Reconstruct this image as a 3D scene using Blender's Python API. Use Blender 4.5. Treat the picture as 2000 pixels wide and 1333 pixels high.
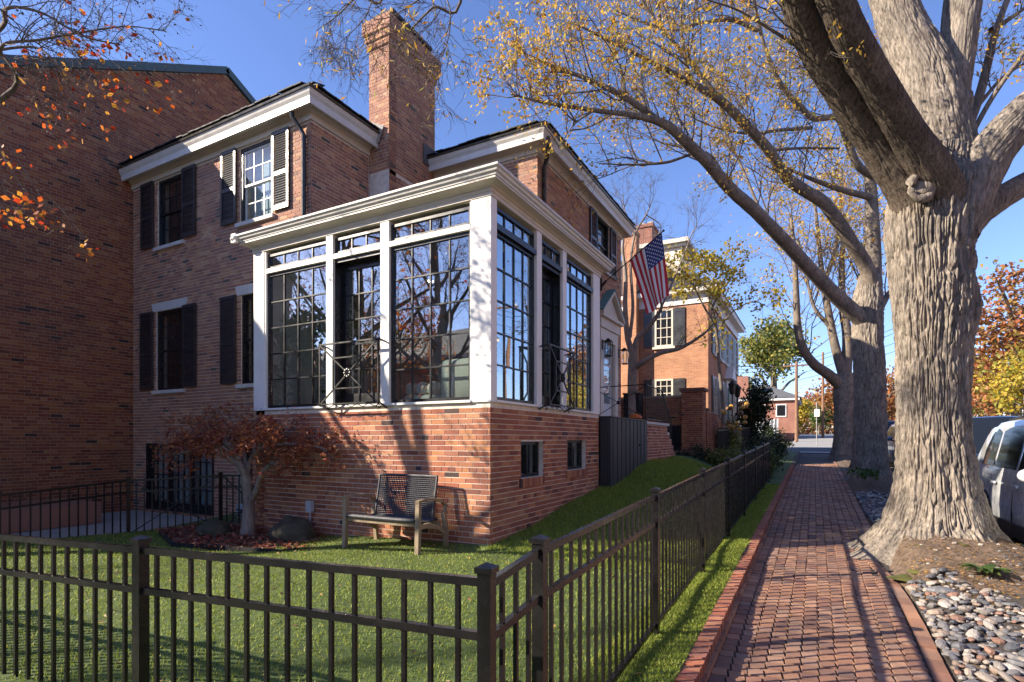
import bpy, math, random
import numpy as np
from math import sin, cos, tan, atan, radians, pi, sqrt, exp
from mathutils import Vector, Matrix
random.seed(7); RNG = np.random.default_rng(7)
for o in list(bpy.data.objects): bpy.data.objects.remove(o)
S = bpy.context.scene; COL = S.collection
# ---------------------------------------------------------------- camera, sky, sun, exposure
# the eye is the origin; X runs along the side street front of the house, Y along the brick sidewalk
TH = radians(28.7); FPX = 1078.0
cam = bpy.data.cameras.new('camera'); cam.sensor_width = 36; cam.lens = 36*FPX/2000; cam.shift_y = 193.5/2000
cam.clip_start = .05; cam.clip_end = 3000
co = bpy.data.objects.new('camera', cam); COL.objects.link(co); co.location = (0, 0, 0); co.rotation_euler = (pi/2, 0, TH); S.camera = co
SUN_EL = radians(27.5); SX, SY = -.808, -.589          # horizontal direction towards the sun
W = bpy.data.worlds.new('World'); S.world = W; W.use_nodes = True
nt = W.node_tree; bg = nt.nodes['Background']; sky = nt.nodes.new('ShaderNodeTexSky'); sky.sky_type = 'NISHITA'; sky.sun_disc = False
sky.sun_elevation = SUN_EL; sky.sun_rotation = math.atan2(SX, SY); sky.air_density = 1.0; sky.dust_density = .25; sky.ozone_density = 5.0; sky.altitude = 0
mxs = nt.nodes.new('ShaderNodeMix'); mxs.data_type = 'RGBA'; mxs.blend_type = 'MULTIPLY'; mxs.inputs[0].default_value = 1; mxs.inputs[7].default_value = (1.03, .94, 1.10, 1); nt.links.new(sky.outputs[0], mxs.inputs[6]); nt.links.new(mxs.outputs[2], bg.inputs[0]); bg.inputs[1].default_value = .102
sl = bpy.data.lights.new('sun', 'SUN'); sl.energy = 5.0; sl.angle = radians(.5); sl.color = (1, .87, .70)
so = bpy.data.objects.new('sun', sl); COL.objects.link(so)
so.rotation_euler = Vector((SX*cos(SUN_EL), SY*cos(SUN_EL), sin(SUN_EL))).to_track_quat('Z', 'Y').to_euler(); so.location = (-8, -6, 20)
S.render.engine = 'CYCLES'; S.view_settings.view_transform = 'Standard'; S.view_settings.look = 'None'
S.view_settings.exposure = 1.28; S.view_settings.gamma = 1; S.view_settings.use_curve_mapping = False
try:
    S.cycles.max_bounces = 8; S.cycles.transparent_max_bounces = 16; S.cycles.use_denoising = True
except Exception: pass
# ---------------------------------------------------------------- helpers
def PW(px, py, zc):
    xc = (px-1000)/FPX*zc
    return Vector((xc*cos(TH)-zc*sin(TH), xc*sin(TH)+zc*cos(TH), (860-py)/FPX*zc))
def zcam(x, y): return -x*sin(TH)+y*cos(TH)
def smooth(a, b, t):
    t = min(1, max(0, (t-a)/(b-a))); return t*t*(3-2*t)
def L(y): return -1.41+.03*(max(min(y, 80), 2)-4)          # lawn and kerb level along the street
def SW(y): return L(y)-.115                                 # sidewalk level
def RD(y): return L(y)-.20                                  # road level
class MB:
    def __init__(s): s.v = []; s.f = []; s.n = 0; s.t = []; s.m = []
    def add(s, v, f, tint=None, mat=0):
        v = np.asarray(v, dtype=np.float64).reshape(-1, 3); f = np.asarray(f)
        s.v.append(v); s.f.append(f+s.n); s.n += len(v)
        s.t.append(np.full(len(f), random.random() if tint is None else tint) if np.isscalar(tint) or tint is None else np.asarray(tint)); s.m.append(np.full(len(f), mat)); return s
    BF = np.array([[0, 3, 2, 1], [4, 5, 6, 7], [0, 1, 5, 4], [1, 2, 6, 5], [2, 3, 7, 6], [3, 0, 4, 7]])
    def box(s, x0, x1, y0, y1, z0, z1, tint=None, mat=0):
        if x0 > x1: x0, x1 = x1, x0
        if y0 > y1: y0, y1 = y1, y0
        if z0 > z1: z0, z1 = z1, z0
        return s.add([(x0, y0, z0), (x1, y0, z0), (x1, y1, z0), (x0, y1, z0), (x0, y0, z1), (x1, y0, z1), (x1, y1, z1), (x0, y1, z1)], MB.BF, tint, mat)
    def bar(s, a, b, w, h=None, up=(0, 0, 1), tint=None, mat=0):   # rectangular bar from a to b
        a = Vector(a); b = Vector(b); h = w if h is None else h; d = (b-a).normalized(); up = Vector(up)
        if abs(d.dot(up)) > .98: up = Vector((0, 1, 0))
        r = d.cross(up).normalized()*(w/2); u = r.cross(d).normalized()*(h/2)
        V = [a-r-u, a+r-u, a+r+u, a-r+u, b-r-u, b+r-u, b+r+u, b-r+u]
        return s.add([tuple(p) for p in V], [[0, 3, 2, 1][::-1], [4, 5, 6, 7][::-1], [0, 1, 5, 4][::-1], [1, 2, 6, 5][::-1], [2, 3, 7, 6][::-1], [3, 0, 4, 7][::-1]], tint, mat)
    def tube(s, P, R, n=6, tint=None, mat=0, cap=False):
        P = np.asarray([tuple(p) for p in P], float); k = len(P); R = np.full(k, R) if np.isscalar(R) else np.asarray(R, float)
        T = np.gradient(P, axis=0); T /= np.linalg.norm(T, axis=1, keepdims=True)+1e-9
        ref = np.array([0, 0, 1.]) if abs(T[:, 2]).mean() < .8 else np.array([1., 0, 0])
        A = np.cross(T, ref); A /= np.linalg.norm(A, axis=1, keepdims=True)+1e-9; B = np.cross(T, A)
        th = np.arange(n)*2*pi/n
        V = P[:, None, :]+R[:, None, None]*(np.cos(th)[None, :, None]*A[:, None, :]+np.sin(th)[None, :, None]*B[:, None, :])
        i = np.arange(k-1)[:, None]*n; j = np.arange(n)[None, :]; j2 = (j+1) % n
        F = np.stack([i+j, i+j2, i+n+j2, i+n+j], -1).reshape(-1, 4)
        s.add(V.reshape(-1, 3), F, tint, mat)
        if cap:
            for e in (0, k-1):
                c = np.vstack([V[e], P[e][None]]); q = np.array([[a, (a+1) % n, n, n] for a in range(n)]); s.add(c, q, tint, mat)
        return s
    def lathe(s, prof, c=(0, 0, 0), n=16, tint=None, mat=0, axis='z'):
        th = np.arange(n)*2*pi/n; V = []
        for r, z in prof:
            for t in th:
                p = (r*cos(t), r*sin(t), z)
                if axis == 'x': p = (p[2], p[0], p[1])
                elif axis == 'y': p = (p[0], p[2], p[1])
                V.append((p[0]+c[0], p[1]+c[1], p[2]+c[2]))
        F = [[a*n+j, a*n+(j+1) % n, (a+1)*n+(j+1) % n, (a+1)*n+j] for a in range(len(prof)-1) for j in range(n)]
        return s.add(V, F, tint, mat)
    def prism(s, poly, ax, a, b, tint=None, mat=0):   # poly in the two other axes, extruded along ax
        n = len(poly); V = []
        for t in (a, b):
            for p in poly:
                V.append((t, p[0], p[1]) if ax == 'x' else (p[0], t, p[1]) if ax == 'y' else (p[0], p[1], t))
        F = [[j, (j+1) % n, n+(j+1) % n, n+j] for j in range(n)]
        s.add(V, F, tint, mat)
        # caps by a fan about the first corner (convex outlines)
        s.add(V, [[0, j, j+1, j+1] for j in range(1, n-1)]+[[n, n+j, n+j+1, n+j+1] for j in range(1, n-1)], tint, mat); return s
    def sphere(s, c, r, nu=10, nv=7, sq=(1, 1, 1), wob=0, tint=None, mat=0):
        V = []; ph = random.random()*9
        for i in range(nv+1):
            a = pi*i/nv
            for j in range(nu):
                b = 2*pi*j/nu; k = 1+wob*(sin(3*b+ph+2*a)*.5+sin(5*a+ph*2+b)*.5)
                V.append((c[0]+r*sq[0]*k*sin(a)*cos(b), c[1]+r*sq[1]*k*sin(a)*sin(b), c[2]+r*sq[2]*k*cos(a)))
        F = [[i*nu+j, (i+1)*nu+j, (i+1)*nu+(j+1) % nu, i*nu+(j+1) % nu] for i in range(nv) for j in range(nu)]
        return s.add(V, F, tint, mat)
    def mesh(s, name, mats, smooth=False):
        V = np.vstack(s.v); me = bpy.data.meshes.new(name); me.vertices.add(len(V)); me.vertices.foreach_set('co', V.ravel())
        tot = []; idx = []
        for f in s.f:
            f = np.asarray(f)
            if f.shape[1] == 4:
                d = f[:, 2] == f[:, 3]
                if d.any():
                    for row, dg in zip(f, d):
                        idx.append(row[:3] if dg else row); tot.append(np.array([3 if dg else 4]))
                    continue
            idx.append(f.ravel()); tot.append(np.full(len(f), f.shape[1]))
        idx = np.concatenate(idx); tot = np.concatenate(tot)
        me.loops.add(len(idx)); me.loops.foreach_set('vertex_index', idx.astype(np.int32))
        me.polygons.add(len(tot)); st = np.concatenate([[0], np.cumsum(tot)[:-1]])
        me.polygons.foreach_set('loop_start', st.astype(np.int32)); me.polygons.foreach_set('loop_total', tot.astype(np.int32))
        me.polygons.foreach_set('use_smooth', np.full(len(tot), bool(smooth)))
        mats = mats if isinstance(mats, (list, tuple)) else [mats]
        for m in mats: me.materials.append(m)
        if len(mats) > 1: me.polygons.foreach_set('material_index', np.concatenate(s.m).astype(np.int32))
        at = me.attributes.new('tint', 'FLOAT', 'FACE'); at.data.foreach_set('value', np.concatenate(s.t).astype(np.float32))
        me.update(calc_edges=True); me.validate(); return me
def link(name, me, parent=None, loc=(0, 0, 0)):
    o = bpy.data.objects.new(name, me); COL.objects.link(o); o.parent = parent; o.location = loc; return o
def tag(o, label=None, cat=None, group=None, kind=None):
    if label: o['label'] = label
    if cat: o['category'] = cat
    if group: o['group'] = group
    if kind: o['kind'] = kind
    return o
def thing(name, label, cat, loc=(0, 0, 0), group=None):
    o = bpy.data.objects.new(name, None); COL.objects.link(o); o.location = loc; o.empty_display_size = .2
    return tag(o, label, cat, group)
def part(name, mb, m, parent, smooth=False, kind=None, label=None):   # vertices are in world coordinates
    me = mb.mesh(name, m, smooth) if isinstance(mb, MB) else mb
    loc = (0, 0, 0) if parent.type == 'MESH' or parent.parent else tuple(-c for c in parent.location)
    o = link(name, me, parent, loc)
    return tag(o, label=label, kind=kind)
def solo(name, mb, m, label, cat, loc=(0, 0, 0), smooth=False, group=None):
    o = link(name, mb.mesh(name, m, smooth), None, (0, 0, 0)); return tag(o, label, cat, group)
def struct(name, mb, m, smooth=False, kind='structure'):
    o = link(name, mb.mesh(name, m, smooth)); o['kind'] = kind; return o
def clone(o, parent=None):
    c = o.copy(); COL.objects.link(c); c.parent = parent
    for ch in list(o.children): clone(ch, c)
    return c
# ---------------------------------------------------------------- materials
def newmat(name):
    m = bpy.data.materials.new(name); m.use_nodes = True; return m, m.node_tree, m.node_tree.nodes['Principled BSDF']
def N(nt, t, **k):
    n = nt.nodes.new(t)
    for a, b in k.items(): setattr(n, a, b)
    return n
def noise(nt, scale, detail=4, rough=.6, vec=None, stretch=None):
    tc = N(nt, 'ShaderNodeTexCoord'); n = N(nt, 'ShaderNodeTexNoise'); n.inputs['Scale'].default_value = scale; n.inputs['Detail'].default_value = detail; n.inputs['Roughness'].default_value = rough
    src = tc.outputs['Object']
    if stretch:
        mp = N(nt, 'ShaderNodeMapping'); mp.inputs['Scale'].default_value = stretch; nt.links.new(src, mp.inputs[0]); src = mp.outputs[0]
    nt.links.new(src, n.inputs['Vector']); return n
def ramp(nt, stops, src, interp='LINEAR'):
    r = N(nt, 'ShaderNodeValToRGB'); r.color_ramp.interpolation = interp; e = r.color_ramp.elements
    while len(e) < len(stops): e.new(.5)
    for q, (p, c) in zip(e, stops): q.position = p; q.color = (*c, 1)
    nt.links.new(src, r.inputs[0]); return r
def mixc(nt, a, b, fac, mode='MIX'):
    m = N(nt, 'ShaderNodeMix', data_type='RGBA', blend_type=mode)
    for sock, v in ((m.inputs[0], fac), (m.inputs[6], a), (m.inputs[7], b)):
        if hasattr(v, 'links') or hasattr(v, 'is_output'): nt.links.new(v, sock)
        else: sock.default_value = v if not isinstance(v, tuple) else (*v, 1)[:4]
    return m.outputs[2]
def plain(name, c, rough=.5, var=.12, scale=6, bump=0, metal=0, coat=0, spec=.5, bscale=None, stretch=None):
    m, nt, b = newmat(name); n = noise(nt, scale, 5, .65, stretch=stretch)
    r = ramp(nt, [(.3, tuple(x*(1-var) for x in c)), (.7, tuple(min(1, x*(1+var)) for x in c))], n.outputs[0])
    nt.links.new(r.outputs[0], b.inputs['Base Color']); b.inputs['Roughness'].default_value = rough; b.inputs['Metallic'].default_value = metal
    b.inputs['Specular IOR Level'].default_value = spec; b.inputs['Coat Weight'].default_value = coat
    if var:
        rr = ramp(nt, [(.3, (max(.02, rough-.1),)*3), (.75, (min(1, rough+.1),)*3)], n.outputs[0]); nt.links.new(rr.outputs[0], b.inputs['Roughness'])
    if bump:
        n2 = noise(nt, bscale or scale*4, 6, .7, stretch=stretch); bp = N(nt, 'ShaderNodeBump'); bp.inputs['Strength'].default_value = bump; bp.inputs['Distance'].default_value = .01
        nt.links.new(n2.outputs[0], bp.inputs['Height']); nt.links.new(bp.outputs[0], b.inputs['Normal'])
    return m
def tinted(name, stops, rough=.85, nvar=.25, nscale=25, bump=.35, bscale=120, interp='LINEAR', spec=.3, grime=None, trans=0):
    """colour chosen per piece: the face attribute tint plus the object's own random number"""
    m, nt, b = newmat(name); at = N(nt, 'ShaderNodeAttribute'); at.attribute_name = 'tint'; oi = N(nt, 'ShaderNodeObjectInfo')
    ad = N(nt, 'ShaderNodeMath', operation='ADD'); fr = N(nt, 'ShaderNodeMath', operation='FRACT')
    nt.links.new(at.outputs['Fac'], ad.inputs[0]); nt.links.new(oi.outputs['Random'], ad.inputs[1]); nt.links.new(ad.outputs[0], fr.inputs[0])
    r = ramp(nt, stops, fr.outputs[0], interp); col = r.outputs[0]
    n = noise(nt, nscale, 5, .7); g = ramp(nt, [(.25, (1-nvar,)*3), (.75, (1+nvar*.4,)*3)], n.outputs[0]); col = mixc(nt, col, g.outputs[0], 1.0, 'MULTIPLY')
    if grime:
        n3 = N(nt, 'ShaderNodeTexNoise'); geo = N(nt, 'ShaderNodeNewGeometry'); n3.inputs['Scale'].default_value = grime[1]; n3.inputs['Detail'].default_value = 6; nt.links.new(geo.outputs['Position'], n3.inputs['Vector'])
        g3 = ramp(nt, [(.42, (0, 0, 0)), (.68, (grime[2],)*3)], n3.outputs[0]); col = mixc(nt, col, grime[0], g3.outputs[0])
    nt.links.new(col, b.inputs['Base Color']); b.inputs['Roughness'].default_value = rough; b.inputs['Specular IOR Level'].default_value = spec
    if bump:
        n2 = noise(nt, bscale, 6, .75); bp = N(nt, 'ShaderNodeBump'); bp.inputs['Strength'].default_value = bump; bp.inputs['Distance'].default_value = .004
        nt.links.new(n2.outputs[0], bp.inputs['Height']); nt.links.new(bp.outputs[0], b.inputs['Normal'])
    if trans:
        out = nt.nodes['Material Output']; tr = N(nt, 'ShaderNodeBsdfTranslucent'); nt.links.new(col, tr.inputs[0]); mx = N(nt, 'ShaderNodeMixShader'); mx.inputs[0].default_value = trans
        nt.links.new(b.outputs[0], mx.inputs[1]); nt.links.new(tr.outputs[0], mx.inputs[2]); nt.links.new(mx.outputs[0], out.inputs[0])
    return m
def glassmat(name, tint=(.9, .95, .95), boost=.24, mult=.9):
    m = bpy.data.materials.new(name); m.use_nodes = True; nt = m.node_tree; nt.nodes.clear(); out = N(nt, 'ShaderNodeOutputMaterial')
    tr = N(nt, 'ShaderNodeBsdfTransparent'); tr.inputs[0].default_value = (*tint, 1); gl = N(nt, 'ShaderNodeBsdfGlossy'); gl.inputs['Roughness'].default_value = .0
    gl.inputs['Color'].default_value = (.95, .97, 1, 1)
    n = noise(nt, 1.1, 2, .5); bp = N(nt, 'ShaderNodeBump'); bp.inputs['Strength'].default_value = .35; bp.inputs['Distance'].default_value = .006; nt.links.new(n.outputs[0], bp.inputs['Height']); nt.links.new(bp.outputs[0], gl.inputs['Normal'])
    lw = N(nt, 'ShaderNodeLayerWeight'); lw.inputs[0].default_value = .5; fr = N(nt, 'ShaderNodeMath', operation='POWER'); fr.inputs[1].default_value = 4.0; nt.links.new(lw.outputs['Facing'], fr.inputs[0])
    ma = N(nt, 'ShaderNodeMath', operation='MULTIPLY_ADD'); ma.inputs[1].default_value = mult; ma.inputs[2].default_value = boost; ma.use_clamp = True
    nt.links.new(fr.outputs[0], ma.inputs[0]); mx = N(nt, 'ShaderNodeMixShader'); nt.links.new(ma.outputs[0], mx.inputs[0]); nt.links.new(tr.outputs[0], mx.inputs[1]); nt.links.new(gl.outputs[0], mx.inputs[2]); nt.links.new(mx.outputs[0], out.inputs[0]); return m
def emis(name, c, s):
    m, nt, b = newmat(name); b.inputs['Base Color'].default_value = (*c, 1); b.inputs['Emission Color'].default_value = (*c, 1); b.inputs['Emission Strength'].default_value = s; return m
def barkmat(name, c1, c2, sc=1.0, bump=.8):
    m, nt, b = newmat(name); n = noise(nt, 14*sc, 8, .7, stretch=(1, 1, .22)); n.inputs['Distortion'].default_value = .6
    r = ramp(nt, [(.33, c1), (.62, c2)], n.outputs[0]); n3 = noise(nt, 1.3*sc, 4); g = ramp(nt, [(.35, (.72, .72, .72)), (.65, (1.1, 1.08, 1.04))], n3.outputs[0])
    nt.links.new(mixc(nt, r.outputs[0], g.outputs[0], 1.0, 'MULTIPLY'), b.inputs['Base Color']); b.inputs['Roughness'].default_value = .95; b.inputs['Specular IOR Level'].default_value = .15
    bp = N(nt, 'ShaderNodeBump'); bp.inputs['Strength'].default_value = bump; bp.inputs['Distance'].default_value = .02; nt.links.new(n.outputs[0], bp.inputs['Height']); nt.links.new(bp.outputs[0], b.inputs['Normal']); return m
def brickface(name, c1, c2, mortar):       # whole-surface brickwork for walls too far away to build brick by brick
    m, nt, b = newmat(name); tc = N(nt, 'ShaderNodeNewGeometry'); sp = N(nt, 'ShaderNodeSeparateXYZ'); cb = N(nt, 'ShaderNodeCombineXYZ'); ad = N(nt, 'ShaderNodeMath', operation='ADD')
    nt.links.new(tc.outputs['Position'], sp.inputs[0]); nt.links.new(sp.outputs[0], ad.inputs[0]); nt.links.new(sp.outputs[1], ad.inputs[1]); nt.links.new(ad.outputs[0], cb.inputs[0]); nt.links.new(sp.outputs[2], cb.inputs[1])
    br = N(nt, 'ShaderNodeTexBrick'); br.inputs['Scale'].default_value = 1; br.inputs['Brick Width'].default_value = .213; br.inputs['Row Height'].default_value = .0677; br.inputs['Mortar Size'].default_value = .006
    br.inputs['Color1'].default_value = (*c1, 1); br.inputs['Color2'].default_value = (*c2, 1); br.inputs['Mortar'].default_value = (*mortar, 1); nt.links.new(cb.outputs[0], br.inputs['Vector'])
    n = noise(nt, 1.1, 5); g = ramp(nt, [(.3, (.72, .7, .7)), (.7, (1.12, 1.1, 1.1))], n.outputs[0]); nt.links.new(mixc(nt, br.outputs[0], g.outputs[0], 1.0, 'MULTIPLY'), b.inputs['Base Color'])
    bp = N(nt, 'ShaderNodeBump'); bp.inputs['Strength'].default_value = .5; bp.inputs['Distance'].default_value = .006; bp.invert = True; nt.links.new(br.outputs['Fac'], bp.inputs['Height']); nt.links.new(bp.outputs[0], b.inputs['Normal'])
    b.inputs['Roughness'].default_value = .9; return m
BRK = [(0, (.42, .155, .08)), (.09, (.22, .08, .055)), (.14, (.35, .12, .07)), (.28, (.52, .225, .105)), (.42, (.41, .15, .08)), (.55, (.34, .115, .07)), (.68, (.48, .20, .105)), (.80, (.39, .16, .10)), (.90, (.56, .28, .15)), (.975, (.07, .045, .04))]
M = {}
M['brick'] = tinted('red_brick', BRK, interp='CONSTANT', grime=((.18, .11, .09), .9, .35))
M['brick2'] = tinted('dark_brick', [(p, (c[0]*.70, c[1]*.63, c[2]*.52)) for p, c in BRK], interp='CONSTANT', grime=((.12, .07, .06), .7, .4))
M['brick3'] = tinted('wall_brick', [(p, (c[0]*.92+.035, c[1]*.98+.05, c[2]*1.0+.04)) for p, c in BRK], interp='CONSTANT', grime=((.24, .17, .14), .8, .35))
M['paver'] = tinted('paving_brick', [(0, (.36, .185, .115)), (.15, (.29, .15, .10)), (.3, (.42, .225, .14)), (.45, (.25, .135, .10)), (.6, (.37, .22, .155)), (.75, (.32, .16, .11)), (.88, (.45, .26, .17)), (.95, (.17, .10, .085))], interp='CONSTANT', grime=((.16, .12, .10), 3.0, .5))
M['kerbbrick'] = tinted('kerb_brick', [(0, (.42, .15, .085)), (.3, (.36, .12, .075)), (.5, (.46, .20, .12)), (.7, (.30, .11, .08)), (.85, (.40, .16, .10))], interp='CONSTANT', grime=((.25, .17, .13), 3.0, .4))
M['mortar'] = plain('mortar', (.70, .62, .53), .95, .2, 9, .3)
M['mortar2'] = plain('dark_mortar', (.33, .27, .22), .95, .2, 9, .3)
M['joint'] = plain('sand_joint', (.055, .045, .038), 1, .35, 20, .3)
M['white'] = plain('white_paint', (.78, .76, .72), .5, .05, 4, .05)
M['cream'] = plain('cream_paint', (.60, .545, .455), .5, .06, 4, .05)
M['stone'] = plain('limestone_sill', (.55, .53, .50), .8, .12, 10, .15)
M['blackp'] = plain('black_window_paint', (.011, .012, .014), .32, .1, 5)
M['shut'] = plain('black_shutter_paint', (.022, .023, .027), .40, .1, 5)
M['shut'].node_tree.nodes['Principled BSDF'].inputs['Specular IOR Level'].default_value = 1.0
M['iron'] = plain('black_iron', (.008, .008, .008), .42, .15, 20, .1)
M['fence'] = plain('fence_powder_coat', (.011, .010, .0105), .28, .15, 12, .05)
M['glass'] = glassmat('window_glass')
M['glassd'] = glassmat('small_pane_glass', (.8, .85, .87), .04, .8)
M['dark'] = plain('dark_interior', (.012, .012, .013), .9, .1)
M['room'] = plain('room_wall', (.32, .30, .27), .9, .06)
M['floorw'] = plain('room_floor', (.20, .13, .08), .4, .15, 3)
M['curtain'] = plain('pale_curtain', (.62, .66, .66), .9, .15, 9)
M['slate'] = plain('roof_slate', (.035, .034, .036), .75, .35, 9, .5)
M['slateg'] = plain('grey_roof_shingle', (.10, .105, .11), .8, .25, 9, .5)
M['flash'] = plain('painted_flashing', (.055, .085, .085), .5, .15, 3)
M['gutter'] = plain('gutter_metal', (.62, .60, .56), .38, .08, 5, metal=0)
M['dspout'] = plain('downspout_metal', (.055, .05, .045), .3, .15, 5, metal=.4)
M['bark'] = barkmat('oak_bark', (.085, .07, .06), (.36, .315, .265), 2.4, 1.0)
M['bark_shaded'] = barkmat('shaded_limb_bark', (.05, .04, .032), (.19, .155, .125), 2.2, .9)  # darker copy of the oak bark: shade on two limbs put into the colour
M['barkd'] = barkmat('branch_bark', (.10, .08, .065), (.27, .23, .19), 1.5, .5)
M['twig'] = plain('twig_bark', (.115, .092, .08), .9, .3, 12)
M['pale'] = barkmat('pale_bark', (.16, .135, .12), (.32, .285, .26), 2.0, .3)
def leafm(name, cols, trans=.35): return tinted(name, [(i/len(cols), c) for i, c in enumerate(cols)], rough=.55, nvar=.1, bump=0, spec=.3, interp='CONSTANT', trans=trans)
M['lyel'] = leafm('yellow_oak_leaves', [(.68, .43, .05), (.60, .32, .04), (.74, .50, .08), (.50, .24, .03), (.42, .38, .06), (.78, .55, .15)], .5)
M['lgold'] = leafm('golden_leaves', [(.55, .40, .04), (.50, .36, .05), (.35, .32, .05), (.6, .45, .08), (.25, .26, .05)], .45)
M['lred'] = leafm('red_orange_leaves', [(.55, .11, .02), (.6, .19, .03), (.45, .05, .02), (.62, .30, .05)], .5)
M['ljap'] = leafm('rust_maple_leaves', [(.30, .085, .045), (.40, .15, .06), (.22, .055, .04), (.45, .19, .08), (.28, .09, .06)], .35)
M['lgrn'] = leafm('green_leaves', [(.06, .10, .025), (.08, .13, .03), (.045, .08, .02), (.12, .16, .04)], .3)
M['ldk'] = leafm('dark_evergreen_leaves', [(.025, .04, .015), (.035, .055, .02), (.02, .03, .012)], .2)
M['lmix'] = leafm('mixed_autumn_leaves', [(.22, .22, .05), (.12, .16, .04), (.30, .26, .06), (.09, .12, .03)], .3)
M['lrust'] = leafm('rust_tree_leaves', [(.34, .12, .045), (.28, .09, .035), (.38, .17, .06), (.22, .11, .04), (.30, .2, .06)], .3)
M['litter'] = leafm('leaf_litter', [(.28, .06, .035), (.20, .05, .035), (.34, .12, .06), (.14, .05, .035), (.40, .20, .12)], .1)
M['litter2'] = leafm('brown_leaf_litter', [(.30, .17, .08), (.22, .12, .06), (.42, .24, .07), (.16, .10, .06), (.5, .28, .06)], .1)
M['turf'] = plain('turf_base', (.07, .105, .025), .95, .35, 14, .5, bscale=160)
M['blade'] = leafm('turf_blades', [(.27, .34, .05), (.33, .40, .065), (.18, .25, .035), (.42, .44, .09), (.22, .29, .045)], .35)
M['soil'] = plain('soil', (.13, .09, .062), 1, .65, 22, 1.0, bscale=90)
M['ground'] = plain('ground_earth', (.10, .095, .05), 1, .4, .8, .5)
M['moss'] = plain('moss', (.09, .09, .02), 1, .4, 30, .8)
M['asphalt'] = plain('asphalt', (.062, .062, .066), .9, .25, 3, .4, bscale=80)
M['conc'] = plain('concrete', (.30, .29, .27), .9, .15, 4, .3)
M['rock'] = plain('mossy_rock', (.06, .055, .035), .95, .5, 7, .8)
PEB = [(0, (.30, .27, .24)), (.1, (.18, .18, .19)), (.2, (.42, .36, .30)), (.3, (.12, .125, .14)), (.42, (.36, .27, .21)), (.52, (.24, .23, .23)), (.64, (.50, .46, .41)), (.74, (.33, .19, .14)), (.82, (.20, .20, .215)), (.92, (.44, .41, .38))]
M['pebble'] = tinted('river_pebble', [(p, tuple(v*.8 for v in c)) for p, c in PEB], interp='CONSTANT', rough=.6, nvar=.3, bump=.1, bscale=60, spec=.4)
M['teak'] = plain('weathered_teak', (.26, .20, .13), .7, .25, 5, .3, stretch=(1, 1, .3))
M['wicker'] = plain('grey_wicker', (.045, .047, .055), .6, .3, 30, .3)
M['red'] = plain('flag_red', (.52, .02, .035), .8, .06)
M['fwhite'] = plain('flag_white', (.78, .76, .74), .8, .04)
M['blue'] = plain('flag_blue', (.02, .045, .20), .8, .06)
M['pump'] = plain('pumpkin_skin', (.62, .15, .02), .5, .12, 8)
M['sofa'] = plain('cream_upholstery', (.62, .63, .55), .9, .05)
M['tyre'] = plain('tyre_rubber', (.018, .018, .018), .85, .1)
M['rim'] = plain('wheel_rim_alloy', (.45, .45, .46), .3, .05, metal=.9)
M['carw'] = plain('white_car_paint', (.62, .64, .66), .28, .02, coat=1)
M['carb'] = plain('dark_blue_car_paint', (.02, .035, .07), .25, .02, coat=1)
M['carg'] = plain('grey_car_paint', (.10, .13, .17), .25, .02, coat=1)
M['cars'] = plain('silver_car_paint', (.35, .36, .37), .28, .02, metal=.4, coat=1)
M['cglass'] = plain('tinted_car_glass', (.012, .015, .018), .06, 0, spec=.9)
M['plast'] = plain('black_plastic_trim', (.02, .02, .021), .6, .1)
M['lampr'] = plain('red_tail_lens', (.30, .01, .01), .2, .05)
M['lampw'] = plain('clear_lamp_lens', (.6, .62, .64), .15, .05)
M['acbox'] = plain('condenser_casing', (.42, .46, .52), .6, .06)
M['gatep'] = plain('charcoal_gate_boards', (.032, .034, .036), .55, .2, 4, .15, stretch=(1, 1, .2))
M['woodpole'] = plain('utility_pole_wood', (.22, .12, .07), .9, .2, 4, .3)
M['teal'] = plain('weathered_copper', (.10, .22, .22), .7, .15)
M['greenp'] = plain('green_door_paint', (.02, .13, .10), .5, .1)
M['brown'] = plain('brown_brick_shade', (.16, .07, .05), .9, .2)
M['farbrick'] = brickface('far_red_brick', (.33, .12, .075), (.25, .085, .06), (.34, .27, .22))
M['farbrick2'] = brickface('far_orange_brick', (.52, .25, .12), (.42, .17, .085), (.42, .33, .25))
M['lampglow'] = emis('ceiling_lamp_glow', (1, .9, .75), 9)
# ---------------------------------------------------------------- ground, street, sidewalk
def grid(xs, ys, fz, th=None):
    mb = MB(); xs = np.asarray(xs, float); ys = np.asarray(ys, float); nx, ny = len(xs), len(ys)
    V = [(x, y, fz(x, y)) for y in ys for x in xs]; F = [[j*nx+i, j*nx+i+1, (j+1)*nx+i+1, (j+1)*nx+i] for j in range(ny-1) for i in range(nx-1)]
    mb.add(V, F)
    if th:
        E = [[(x, ys[0]) for x in xs], [(xs[-1], y) for y in ys], [(x, ys[-1]) for x in xs[::-1]], [(xs[0], y) for y in ys[::-1]]]
        for e in E:
            v = []
            for x, y in e: v += [(x, y, fz(x, y)), (x, y, fz(x, y)-th)]
            mb.add(v, [[2*k, 2*k+1, 2*k+3, 2*k+2] for k in range(len(e)-1)])
    return mb
def lin(a, b, st): return np.linspace(a, b, max(2, int(round((b-a)/st))+1))
ysl = np.concatenate([[-400, -150, -60, -30], lin(-20, 100, 2), [150, 300, 900]])
struct('ground', grid(np.concatenate([[-600, -200], lin(-60, 60, 10), [200, 600]]), ysl, lambda x, y: L(y)-.34), M['ground'])
def wallh(y):      # ground level against the street side of the house
    if y < 5.79: return -1.30
    return -1.29+.40*smooth(5.79, 9.7, y)*1.0+.42*smooth(9.2, 12.6, y)
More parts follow.
